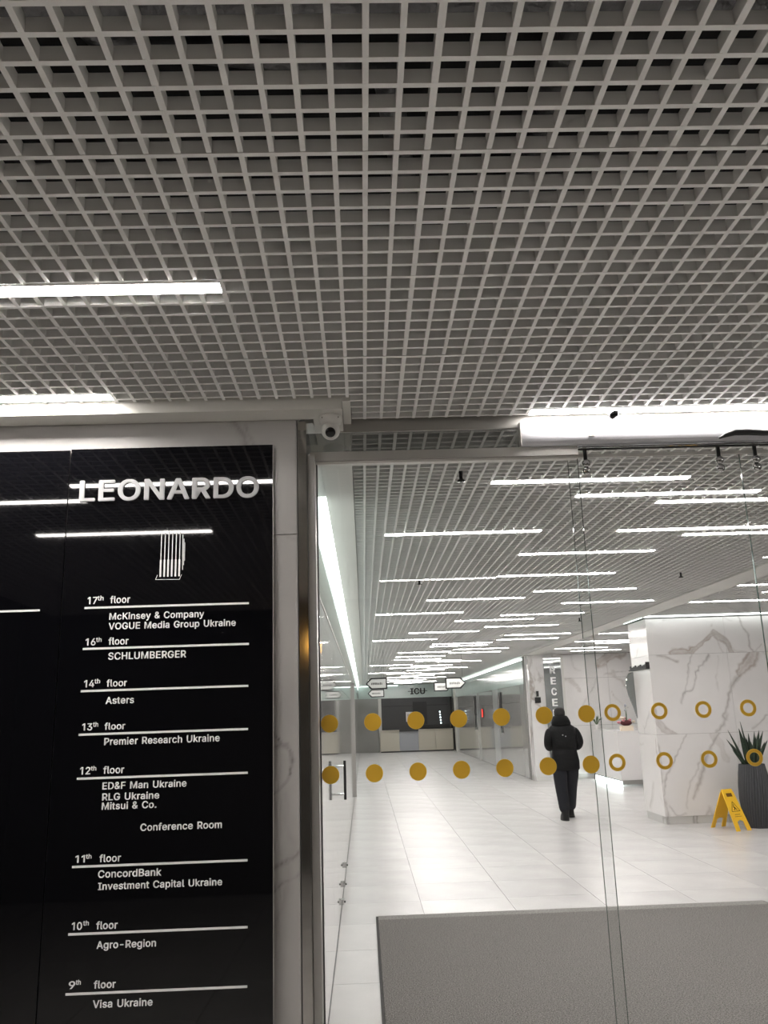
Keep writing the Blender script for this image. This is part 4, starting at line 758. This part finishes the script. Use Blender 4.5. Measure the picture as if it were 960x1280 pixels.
for a, b, m in ((.70, 1.56, 'cream'), (1.57, 2.43, 'bluegrey'), (2.44, 3.2, 'cream'), (3.21, 4.0, 'cream')):
    MB().box(a, b, -.02, .3, 0.06, .93).build('counter_panel', m, t)
MB().box(.70, 4.0, -.06, .32, .935, .97).build('counter_top', 'cream', t)
MB().box(1.57, 2.43, -.10, -.061, .90, 1.02).build('ledge', 'dark', t)
MB().box(.72, 3.98, .0, .28, 0, .058).build('plinth', 'joint', t)
for k in range(5):
    MB().sphere((3.50 + .008 * k, -.03, 1.72 - .125 * k), .032, 8, 6).build('spot_light', 'dots', sh)
t = thing('notice_sheet', (0, YB, 0), 'white notice sheet with small print on the dark shop front', 'notice')
MB().box(1.93, 2.24, -.009, -.001, 1.32, 1.76).build('sheet', 'paper', t)
q = MB()
for k in range(5): q.box(1.98, 2.20 - .03 * (k % 2), -.0115, -.0092, 1.44 + .05 * k, 1.46 + .05 * k)
q.build('print_line', 'joint', t)

# ------------------------------------------------------------------ hanging arrow signs
def arrow_sign(x, y, z, w_, h_, left, label):
    t = thing('arrow_sign', (x, y, z), label, 'sign', 'arrow signs hanging over the corridor')
    n_ = h_ * .45; s = -1 if left else 1
    def poly(k):
        a, b, c = w_ / 2 - k, h_ / 2 - k, n_ - k * .25
        return [(-s * a, -b), (s * (a - c), -b), (s * a, 0), (s * (a - c), b), (-s * a, b)] if s > 0 else [(-s * a, -b), (-s * a, b), (s * (a - c), b), (s * a, 0), (s * (a - c), -b)]
    fr_ = MB().prism(poly(0), 'y', -.02, .02).build('frame', 'blackm', t)
    MB().prism(poly(.028), 'y', -.026, -.0205).build('face', 'signw', t)
    q = MB(); x0 = -w_ * .30 if s > 0 else -w_ * .24
    rr = random.Random(3)
    for k in range(9):
        xx = x0 + k * w_ * .058; q.box(xx, xx + w_ * .030, -.0285, -.0262, -h_ * .11, h_ * (.06 + .05 * rr.random()))
    q.build('print_line', 'blackm', t)
    for sx in (-.35, .35): MB().tube([(sx * w_, 0, h_ / 2 - .01), (sx * w_, 0, ZC - z)], .0025, 5).build('suspension_wire', 'joint', t)
arrow_sign(.275, 18, 2.325, .45, .235, True, 'white left-pointing arrow sign hanging in front at the corridor left')
arrow_sign(1.935, 18, 2.285, .43, .235, False, 'white right-pointing arrow sign hanging in front over the middle')
arrow_sign(.36, 25, 2.29, .48, .22, True, 'smaller left-pointing arrow sign hanging behind and below the front left one')
arrow_sign(2.30, 25, 2.42, .50, .26, False, 'smaller right-pointing arrow sign hanging partly behind the front right one')

# ------------------------------------------------------------------ marble pillar
PX0, PX1, PY0, PY1 = 4.35, 6.7, 12.88, 13.75
pl = struct(MB().box(PX0 + .02, PX1 - .02, PY0 + .02, PY1 - .02, 0.0, 3.0).build('wall_reception', 'grout'), 'massive white marble clad pillar with brown veins beside the plant', 'pillar')
PV_T = [([(4.72, 2.47), (4.80, 2.455), (4.968, 2.456), (5.146, 2.55), (5.284, 2.66), (5.374, 2.735)], .036, .95, .75),
        ([(5.374, 2.74), (5.504, 2.66), (5.602, 2.539), (5.626, 2.42)], .033, .9, .6), ([(5.377, 2.723), (5.43, 2.60), (5.49, 2.43)], .008, .5, .5),
        ([(5.771, 3.085), (5.844, 2.867), (5.924, 2.665), (5.916, 2.511), (5.957, 2.413)], .013, .9, .2), ([(5.626, 2.5), (5.72, 2.44), (5.84, 2.43)], .010, .5, .3),
        ([(4.733, 2.53), (4.773, 2.43)], .03, .5, .7), ([(6.12, 2.55), (5.99, 2.44)], .008, .6, .3), ([(5.58, 3.0), (5.68, 2.93)], .008, .4, 0), ([(4.62, 2.95), (4.8, 3.0)], .008, .4, 0), ([(5.36, 2.84), (5.37, 2.86)], .012, .5, .6)]
PV_M = [([(5.99, 2.46), (5.90, 2.34), (5.80, 2.23), (5.73, 2.12)], .060, .85, .7), ([(5.72, 2.13), (5.627, 1.998), (5.50, 1.80), (5.39, 1.519), (5.421, 1.45)], .024, .85, .3),
        ([(5.421, 1.50), (5.36, 1.40), (5.24, 1.25)], .018, .7, .2), ([(5.261, 2.41), (5.22, 2.33), (5.076, 2.194), (4.98, 1.95), (4.924, 1.876), (4.83, 1.858), (4.775, 1.715)], .009, .8, .1),
        ([(5.004, 2.43), (4.927, 2.11), (4.829, 1.864)], .008, .65, .1), ([(4.50, 2.42), (4.60, 2.405), (4.70, 2.375), (4.78, 2.335)], .020, .9, .35), ([(5.40, 2.42), (5.37, 2.1), (5.36, 1.9)], .008, .3, .2),
        ([(4.325, 1.62), (4.38, 1.47), (4.44, 1.36), (4.52, 1.31), (4.664, 1.24)], .034, .75, .5), ([(6.25, 1.6), (6.065, 1.506), (5.924, 1.371), (5.792, 1.294)], .012, .6, .3), ([(6.1, 2.45), (6.2, 2.2), (6.15, 1.8)], .008, .4, .1)]
PV_B = [([(5.30, 1.30), (5.22, 1.2), (5.124, .994), (5.03, .84), (4.945, .70), (4.87, .50), (4.802, .338)], .022, .8, .3), ([(4.80, 1.27), (4.70, 1.08), (4.603, .954), (4.50, .78), (4.454, .698), (4.37, .45), (4.297, .289)], .009, .75, .2),
        ([(4.30, 1.3), (4.348, 1.091), (4.36, .85), (4.345, .679), (4.36, .4), (4.40, .11)], .014, .6, .2), ([(4.973, .942), (4.86, .7), (4.789, .608), (4.70, .35), (4.672, .22)], .008, .5, .2),
        ([(5.066, .10), (5.03, .22), (4.98, .12)], .03, .5, .4), ([(4.42, .25), (4.52, .12), (4.66, .14)], .014, .6, .3), ([(5.2, 1.28), (5.3, 1.1), (5.36, .9)], .05, .30, .6), ([(5.6, 1.2), (5.5, .8), (5.52, .4)], .009, .4, .2)]
rr = random.Random(9)
for (c, d), pv in (((.11, 1.264), PV_B), ((1.267, 2.437), PV_M), ((2.44, 2.985), PV_T)):
    for a, b in ((PX0, 5.56), (5.563, PX1)):
        slab(pl, 'slab_white', 'y', a, b, c, d, PY0, pv, .012)
    slab(pl, 'slab_white', 'x', PY0 + .0195, PY1, c, d, PX0, rand_veins(rr, PY0, PY1, c, d, 5, .018), .016)
    MB().box(PX1 - .019, PX1, PY0 + .0195, PY1, c, d).build('marble_slab', 'pillarm', pl)
    MB().box(PX0 + .0195, PX1 - .0195, PY1 - .019, PY1, c, d).build('marble_slab', 'pillarm', pl)
MB().box(PX0 + .012, PX1 - .012, PY0 + .012, PY1 - .012, 0, .108).build('plinth', 'plinth', pl)
t = thing('cove_light', (0, PY0, 0), 'greenish white cove light washing the top of the marble pillar', 'lamp')
MB().box(PX0 - .03, PX1, -.10, -.06, 3.004, 3.02).build('light_strip', 'cove', t)
MB().box(PX0 - .07, PX0 - .045, -.02, .86, 3.0, 3.02).build('light_strip', 'covesoft', t)
# curved grey fin with black bracket on the pillar's left face
t = thing('curved_wall_fin', (PX0, 13.2, 0), 'curved grey mirror fin with black lettered bracket on the marble pillar left face', 'fixture')
pf = [(0, 1.50), (-.05, 1.68), (-.105, 1.86), (-.13, 2.02), (-.115, 2.14), (-.07, 2.21), (0, 2.23)]
MB().prism(pf, 'y', .50, .54).build('fin', 'mirror', t)
MB().box(-.06, -.002, -.31, .54, 2.24, 2.255).build('bracket_plate', 'blackm', t)
for k in range(10): MB().box(-.05, -.035, -.29 + .082 * k, -.235 + .082 * k, 2.256, 2.315 - .012 * (k % 3)).build('bracket_letter', 'blackm', t)
MB().box(-.062, -.002, -.325, -.311, 2.235, 2.34).build('bracket_end', 'blackm', t)

# ------------------------------------------------------------------ reception
rp = struct(MB().box(XR, 9.5, 21.62, 21.88, 0, 3.5).build('wall_rear', 'grout'), 'white marble wall behind the reception desk', 'wall')
RV = [([(6.03, 2.80), (6.15, 2.88), (6.35, 3.0), (6.6, 3.06)], .10, .8, .85), ([(6.03, 2.70), (6.2, 2.75)], .03, .6, .9), ([(5.14, 2.43), (5.335, 2.321), (5.442, 2.139)], .035, .5, .5),
      ([(6.20, 2.53), (6.4, 2.42), (6.55, 2.33), (6.62, 2.2)], .03, .5, .6), ([(6.1, 2.48), (6.4, 2.53), (6.65, 2.55)], .014, .6, .2), ([(5.4, 1.6), (5.6, 1.9), (5.75, 2.1), (5.89, 2.363)], .014, .45, .2), ([(5.3, 3.0), (5.32, 2.7), (5.5, 2.6)], .014, .35, .2)]
for a, b in ((XR, 5.0), (5.005, 6.2), (6.205, 7.35), (7.355, 8.45), (8.455, 9.5)):
    for c, d in ((.11, 1.26), (1.265, 2.42), (2.425, 3.02)):
        slab(rp, 'slab_white', 'y', a, b, c, d, 21.60, [v for v in RV if min(q[0] for q in v[0]) < b and max(q[0] for q in v[0]) > a] + (rand_veins(rr, a, b, c, d, 2) if a > 6.2 or c < 1 else []), .03)
MB().box(XR, 9.5, 21.605, 21.619, 0, .108).build('plinth', 'plinth', rp)
struct(MB().box(9.5, 9.6, YG, 21.9, 0, 3.5).build('wall_reception', 'white'), 'plain wall closing the reception on the right', 'wall')
pr = struct(MB().box(4.13, 4.97, 21.25, 21.599, 0.10, 3.02).build('wall_pier', 'pillarm'), 'white marble pier carrying the vertical reception sign', 'pillar')
MB().box(4.14, 4.96, 21.26, 21.59, 0, .099).build('plinth', 'plinth', pr)
MB().box(4.955, 5.0, 21.235, 21.249, .10, 3.0).build('edge_strip', 'white', pr)
t = thing('reception_sign', (0, 21.24, 0), 'tall grey mirror panel with white vertical RECEPTION letters on the pier', 'sign')
MB().box(4.50, 4.93, -.02, 0.009, .35, 2.93).build('mirror_panel', 'mirror', t)
for k, ch in enumerate('RECEPTION'):
    z0 = 2.545 - k * .262
    w_ = .135 if ch not in 'I' else .035
    xc = 4.715
    text_obj('lettering', ch, xc - w_ / 2, xc + w_ / 2, z0, .175, lambda x, z: (x, -.021, z), t, 'letter', .03, .015)
t = thing('intercom', (4.30, 21.24, 1.93), 'small black intercom and switch on the marble pier', 'intercom')
MB().box(-.03, .03, -.03, .009, .07, .2).build('upper_unit', 'blackm', t); MB().box(-.07, .07, -.03, .009, -.09, .05).build('lower_unit', 'blackm', t)
# desk
t = thing('reception_desk', (5.55, 19.0, 0), 'white box-like reception desk glowing at its foot', 'desk')
MB().box(0, 2.6, 0, .05, .13, 1.14).build('front_panel', 'desk', t)
MB().box(0, .05, .051, 2.2, .13, 1.14).build('side_panel', 'desk', t)
MB().box(-.01, 2.61, -.01, 2.2, 1.141, 1.165).build('desk_top', 'desk', t)
MB().box(.02, 2.6, .03, .045, 0.04, .129).build('kick_plate', 'satin', t)
MB().box(.01, .02, .04, 2.18, 0.005, .10).build('glow_strip', 'covebright', t)
# flowers
def flower_pot(x, y, z, label, kind):
    t = thing('flower_arrangement', (x, y, z), label, 'flowers')
    rr = random.Random(int(x * 100))
    if kind:
        MB().box(-.13, .13, -.08, .08, 0, .11).build('planter', 'petal', t)
        MB().sphere((0, 0, .17), .12, 12, 8, (1.1, .8, .55)).build('dark_foliage', 'wine', t)
        for k in range(14):
            a = rr.uniform(0, 2 * PI); r_ = rr.uniform(.04, .17); xx, yy, zz = r_ * math.cos(a), r_ * math.sin(a) * .7, rr.uniform(.17, .29)
            MB().sphere((xx, yy, zz), rr.uniform(.03, .045), 8, 5, (1, 1, .7)).build('blossom', 'pink' if k % 2 else 'petal', t)
        for k in range(3):
            MB().tube([(0.01 * k, 0, .15), (.01 + .01 * k, 0, .35), (.0 + .02 * k, 0, .56 - .05 * k)], [.006, .005, .002], 6).build('stem', 'stem', t)
        MB().sphere((0.02, 0, .55), .028, 8, 5, (1, 1, 1.3)).build('bud', 'bluegrey', t)
        MB().sphere((0.0, 0, .45), .024, 8, 5).build('bud', 'bluegrey', t)
    else:
        MB().lathe([(.05, 0), (.06, .08), (.05, .12)], (0, 0, 0), 12).build('planter', 'desk', t)
        for k in range(12):
            a = rr.uniform(0, 2 * PI); r_ = rr.uniform(.06, .17)
            MB().tube([(0, 0, .1), (r_ * .5 * math.cos(a), r_ * .5 * math.sin(a), .24), (r_ * math.cos(a), r_ * math.sin(a), rr.uniform(.2, .36))], [.005, .014, .002], 5).build('leaf_blade', 'stem', t)
flower_pot(5.80, 19.12, 1.165, 'pink and cream flower arrangement in a pale planter on the reception desk', 1)
flower_pot(5.62, 20.9, 1.165, 'small green plant on the far end of the reception desk', 0)

# ------------------------------------------------------------------ entrance mat
t = thing('entrance_mat', (0, 0, 0), 'large dark grey entrance mat with rubber edge on the tile floor', 'mat')
MB().box(.055, 3.445, 3.95, 7.865, 0.0, .008).build('rubber_backing', 'rubber', t)
MB().box(.075, 3.425, 3.97, 7.70, .0085, .016).build('pile', 'carpet', t)
MB().box(.075, 3.425, 7.70, 7.85, .0085, .0145).build('hem', 'carpetrim', t)

# ------------------------------------------------------------------ wet floor sign
ws = thing('wet_floor_sign', (5.03, 12.24, 0), 'yellow folding wet floor warning sign in front of the ribbed vase', 'sign')
ws.rotation_euler = (0, 0, R(20))
HS, WT, WB2, SP = .515, .095, .128, .25
def sign_leaf(side):
    # outline in (u, h): u along the width, h along the leaf; arch cut-out at the foot
    out = [(-WB2, 0), (-WT, HS - .03), (-WT + .02, HS), (WT - .02, HS), (WT, HS - .03), (WB2, 0), (WB2 - .065, 0), (WB2 - .072, .06), (.055, .115), (0, .135), (-.055, .115), (-WB2 + .072, .06), (-WB2 + .065, 0)]
    def P(u, h, o):
        return (u, side * (SP - (SP - .012) * h / HS + o), h)
    vs = [P(u, h, 0) for u, h in out] + [P(u, h, -.014) for u, h in out]
    n = len(out)
    # split outline: left leg, right leg, body (convex pieces)
    body = [1, 2, 3, 4, 8, 9, 10]; 
    fs = []
    tri = [(0, 1, 11), (0, 11, 12), (1, 10, 11), (1, 9, 10), (1, 2, 9), (2, 3, 9), (3, 4, 9), (4, 8, 9), (4, 7, 8), (4, 5, 7), (5, 6, 7)]
    for a in tri: fs.append(a); fs.append(tuple(i + n for i in reversed(a)))
    for i in range(n): fs.append((i, (i + 1) % n, n + (i + 1) % n, n + i))
    o = MB().add(vs, fs).build('sign_leaf', 'yellow', ws)
    def patch(pts, name, m, off=.0015):
        vv = [P(u, h, off) for u, h in pts] + [P(u, h, .0001) for u, h in pts]; k = len(pts)
        return MB().add(vv, [tuple(range(k)), tuple(range(2 * k - 1, k - 1, -1))] + [(i, (i + 1) % k, k + (i + 1) % k, k + i) for i in range(k)]).build(name, m, o)
    patch_ = patch
    def patch(pts, name, m, off=.0015): return patch_([(u * .9, h * .9) for u, h in pts], name, m, off)
    patch([(-.055, .475), (.055, .475), (.055, .525), (-.055, .525)], 'header_label', 'brown')
    tri_o = [(-.078, .27), (.078, .27), (0, .405)]
    for a, b in ((0, 1), (1, 2), (2, 0)):
        A, B = Vector(tri_o[a]), Vector(tri_o[b]); d = (B - A).normalized(); nn = Vector((-d.y, d.x)) * .0035
        patch([A + nn, A - nn, B - nn, B + nn], 'warning_triangle', 'lens')
    patch([(-.012, .345), (.002, .35), (.006, .362), (-.008, .365)], 'slip_figure', 'lens')
    patch([(-.022, .33), (-.008, .343), (.012, .318), (.002, .308)], 'slip_figure', 'lens')
    patch([(.002, .315), (.012, .318), (.034, .290), (.026, .284)], 'slip_figure', 'lens')
    patch([(-.002, .312), (.004, .303), (-.022, .286), (-.030, .292)], 'slip_figure', 'lens')
    patch([(-.05, .222), (.05, .222), (.05, .228), (-.05, .228)], 'print_line', 'brown')
    patch([(-.065, .195), (.065, .195), (.065, .200), (-.065, .200)], 'print_line', 'brown')
sign_leaf(-1); sign_leaf(1)
MB().tube([(-WT + .01, 0, HS - .004), (WT - .01, 0, HS - .004)], .014, 10).build('hinge', 'yellow', ws)

# ------------------------------------------------------------------ vase and plant
VX, VY = 5.46, 12.3
t = thing('potted_snake_plant', (VX, VY, 0), 'tall ribbed charcoal vase holding dark green sword leaves', 'plant')
prof = [(.165, 0), (.172, .02), (.197, .2), (.212, .38), (.206, .55), (.186, .72), (.168, .83), (.165, .845), (.150, .845), (.150, .80)]
MB().lathe(prof, (0, 0, 0), 256, 36, .045, 0.35).build('vase', 'vase', t)
MB().lathe([(.148, .78), (.148, .805)], (0, 0, 0), 24).build('soil', 'soil', t)
rr = random.Random(5)
spec = [(-.30, 1.19), (-.23, 1.31), (-.14, 1.43), (-.10, 1.33), (-.03, 1.20), (.02, 1.26), (.09, 1.22), (.13, 1.30), (.20, 1.22), (.27, 1.28), (.33, 1.15), (-.2, 1.12), (0, 1.15), (.1, 1.1), (-.07, 1.25), (.05, 1.29), (.17, 1.14), (-.27, 1.05)]
for k, (dx, zt) in enumerate(spec):
    dy = rr.uniform(-.13, .13); bx, by = dx * .3, dy * .5; wd = rr.uniform(.024, .034); yawl = rr.uniform(-.7, .7)
    wx, wy = math.cos(yawl) * wd, math.sin(yawl) * wd; vs = []; fs = []
    N = 6
    for i in range(N + 1):
        s = i / N; x = bx + (dx - bx) * s ** 1.25; y = by + (dy - by) * s ** 1.2; z = .80 + (zt - .80) * s
        ww = (1, 1.15, 1.15, 1.0, .8, .5, .03)[i]
        vs += [(x - wx * ww, y - wy * ww, z), (x, y + .008, z + .001), (x + wx * ww, y + wy * ww, z), (x, y - .004, z)]
    for i in range(N):
        for j in range(4): fs.append((4 * i + j, 4 * i + (j + 1) % 4, 4 * i + 4 + (j + 1) % 4, 4 * i + 4 + j))
    MB().add(vs, fs, True).build('leaf_blade', 'leaf', t)

# ------------------------------------------------------------------ small ceiling sprinklers
for x, y, l in ((.589, 4.62, 'nearest the glass above the fixed pane'), (3.32, 8.57, 'right of the corridor before the white band'), (.6, 8.54, 'in the left half of the corridor'), (3.32, 12.8, 'farther on the right of the corridor')):
    t = thing('sprinkler', (x, y, ZC), 'small dark ceiling sprinkler ' + l, 'sprinkler')
    MB().tube([(0, 0, .04), (0, 0, -.03)], .011, 10).build('stem', 'lens', t)
    MB().lathe([(.001, -.05), (.026, -.048), (.026, -.045), (.008, -.03)], (0, 0, 0), 14).build('deflector', 'lens', t)

# ------------------------------------------------------------------ person
def skin_chain(name, verts, edges, radii, m, parent=None, sub=2, root=0, flat=None):
    me = bpy.data.meshes.new(name); me.from_pydata(verts, edges, [])
    o = bpy.data.objects.new(name + '_s', me); COL.objects.link(o)
    o.modifiers.new('s', 'SKIN')
    for i, r_ in enumerate(radii):
        sv = me.skin_vertices[0].data[i]; sv.radius = r_ if isinstance(r_, tuple) else (r_, r_); sv.use_root = (i == root)
    sd = o.modifiers.new('d', 'SUBSURF'); sd.levels = sub; sd.render_levels = sub
    dg = bpy.context.evaluated_depsgraph_get(); me2 = bpy.data.meshes.new_from_object(o.evaluated_get(dg))
    bpy.data.objects.remove(o)
    me2.materials.clear(); me2.materials.append(M[m]); me2.polygons.foreach_set('use_smooth', [True] * len(me2.polygons))
    me2.name = name
    return link(name, me2, parent)
def loft(secs, n=28, cap=True):
    """secs: (cx, cy, z, rx, ry)"""
    vs = []; fs = []
    for cx, cy_, z, rx, ry in secs:
        for k in range(n):
            t_ = 2 * PI * k / n
            c, s_ = math.cos(t_), math.sin(t_)
            e = .86; c = math.copysign(abs(c) ** e, c); s_ = math.copysign(abs(s_) ** e, s_)
            vs.append((cx + rx * c, cy_ + ry * s_, z))
    for i in range(len(secs) - 1):
        for k in range(n): fs.append((i * n + k, i * n + (k + 1) % n, (i + 1) * n + (k + 1) % n, (i + 1) * n + k))
    if cap: fs += [tuple(range(n - 1, -1, -1)), tuple(range((len(secs) - 1) * n, len(secs) * n))]
    mb = MB(); mb.add(vs, fs, True); return mb
pe = thing('person', (3.17, 13.85, 0), 'person seen from behind in black hooded jacket and dark jeans, walking away', 'person')
# continuous body: pelvis root, legs, torso, neck, arms
V = [(0, 0, .90), (0, .0, 1.10), (-.01, .01, 1.30), (-.015, .03, 1.44), (-.018, .05, 1.52), (-.02, .06, 1.60),
     (-.095, 0, .84), (-.095, -.01, .50), (-.080, -.08, .10), (.095, .02, .84), (.085, .10, .50), (.084, .26, .10),
     (-.15, .02, 1.355), (-.262, -.03, 1.155), (-.15, .19, 1.095), (.14, .02, 1.355), (.262, -.03, 1.155), (.15, .19, 1.095)]
Eg = [(0, 1), (1, 2), (2, 3), (3, 4), (4, 5), (0, 6), (6, 7), (7, 8), (0, 9), (9, 10), (10, 11), (3, 12), (12, 13), (13, 14), (3, 15), (15, 16), (16, 17)]
Rd = [.10, .105, .11, .075, .045, .045, .07, .05, .026, .07, .05, .026, .035, .03, .022, .035, .03, .022]
skin_chain('body', V, Eg, Rd, 'skin', pe, 2, 0)
# head with face (facing away, +Y)
hd = loft([(-.022, .062, 1.515, .045, .05), (-.022, .075, 1.53, .055, .07), (-.022, .078, 1.56, .066, .085), (-.022, .072, 1.60, .073, .093), (-.022, .068, 1.64, .074, .094), (-.022, .066, 1.675, .066, .082), (-.022, .066, 1.695, .045, .055), (-.022, .066, 1.702, .015, .02)], 20).build('head', 'skin', pe)
MB().prism([(.155, 1.575), (.185, 1.585), (.160, 1.625)], 'x', -.034, -.010).build('nose', 'skin', hd)
for sx in (-1, 1):
    MB().sphere((-.022 + sx * .030, .150, 1.622), .011, 8, 6).build('eye', 'lens', hd)
    MB().sphere((-.022 + sx * .074, .062, 1.605), .024, 8, 6, (.35, .7, 1.2)).build('ear', 'skin', hd)
MB().sphere((-.022, .158, 1.555), .02, 8, 5, (1.2, .3, .3)).build('mouth', 'wine', hd)
loft([(-.022, .045, 1.56, .080, .078), (-.022, .050, 1.60, .086, .090), (-.022, .054, 1.65, .086, .096), (-.022, .056, 1.685, .074, .084), (-.022, .058, 1.705, .050, .056), (-.022, .058, 1.713, .015, .018)], 20).build('hair', 'hair', pe)
# jeans: one continuous garment
Vj = [(0, .0, .88), (-.100, -.0, .78), (-.100, -.01, .50), (-.080, -.08, .10), (.100, .02, .78), (.086, .10, .50), (.084, .258, .115)]
skin_chain('jeans', Vj, [(0, 1), (1, 2), (2, 3), (0, 4), (4, 5), (5, 6)], [(.13, .10), .135, .104, .086, .135, .102, .086], 'jeans', pe)
# jacket torso + sleeves
jt = loft([(-.0, .0, .745, .205, .145), (.0, .0, .77, .218, .158), (0, .0, .88, .222, .162), (0, .0, .97, .205, .152), (0, .0, 1.055, .192, .145), (0, .0, 1.07, .180, .135), (0, 0, 1.085, .196, .15), (-.002, .0, 1.20, .215, .165), (-.008, .005, 1.32, .225, .165), (-.012, .015, 1.40, .205, .145), (-.015, .03, 1.455, .135, .11), (-.018, .045, 1.485, .085, .085)]).build('jacket', 'jacket', pe)
for s in (-1, 1):
    Vs = [(s * .155 - .012, .02, 1.385), (s * .225 - .01, .0, 1.29), (s * .262, -.03, 1.155), (s * .24, .06, 1.085), (s * .165, .17, 1.09)]
    skin_chain('sleeve', Vs, [(0, 1), (1, 2), (2, 3), (3, 4)], [.085, .080, .072, .062, .05], 'jacket', jt, 2, 0)
    # hands tucked together in front
    hv = [(s * .150, .19, 1.10), (s * .112, .225, 1.105), (s * .085, .24, 1.105)]
    hand = skin_chain('hand', hv, [(0, 1), (1, 2)], [(.022, .028), (.018, .034), (.012, .032)], 'skin', pe, 1, 0)
    for k in range(4):
        z0 = 1.130 - .017 * k; ln = (.030, .036, .034, .026)[k]
        skin_chain('finger', [(s * .085, .243, z0), (s * (.085 - ln * .6), .250, z0 - .002), (s * (.085 - ln), .240, z0 - .004)], [(0, 1), (1, 2)], [.0085, .008, .007], 'skin', hand, 1, 0)
    skin_chain('thumb', [(s * .125, .222, 1.128), (s * .105, .235, 1.148), (s * .085, .242, 1.155)], [(0, 1), (1, 2)], [.010, .009, .008], 'skin', hand, 1, 0)
# waistband cord, hood, back details
loft([(0, 0, 1.058, .189, .142), (0, 0, 1.074, .189, .142)]).build('waist_belt', 'hood', jt)
loft([(-.018, .03, 1.40, .125, .10), (-.02, .005, 1.43, .150, .125), (-.022, -.005, 1.47, .152, .140), (-.022, .0, 1.51, .140, .130), (-.022, .012, 1.55, .124, .116), (-.022, .022, 1.575, .108, .102), (-.022, .032, 1.582, .092, .088), (-.022, .038, 1.57, .08, .07)]).build('hood', 'hood', jt)
for dx, z in ((-.045, 1.285), (.0, 1.265)): MB().box(dx - .006, dx + .006, -.172, -.160, z - .006, z + .006).build('reflective_tab', 'paper', jt)
# boots
for x, y, z, pit, nm in ((-.080, -.07, 0.006, 0, 'left'), (.086, .265, 0.012, R(-14), 'right')):
    bt = loft([(0, .055, .0, .056, .145), (0, .055, .022, .059, .147), (0, .05, .055, .056, .135), (0, .018, .095, .055, .098), (0, 0, .13, .058, .070), (0, 0, .20, .066, .070), (0, 0, .245, .067, .071)], 20).build('boot', 'boots', pe, (x, y, z)); bt.rotation_euler = (pit, 0, 0)
    loft([(0, .055, -.006, .060, .149), (0, .055, .010, .060, .149)], 20).build('boot_sole', 'rubber', bt)
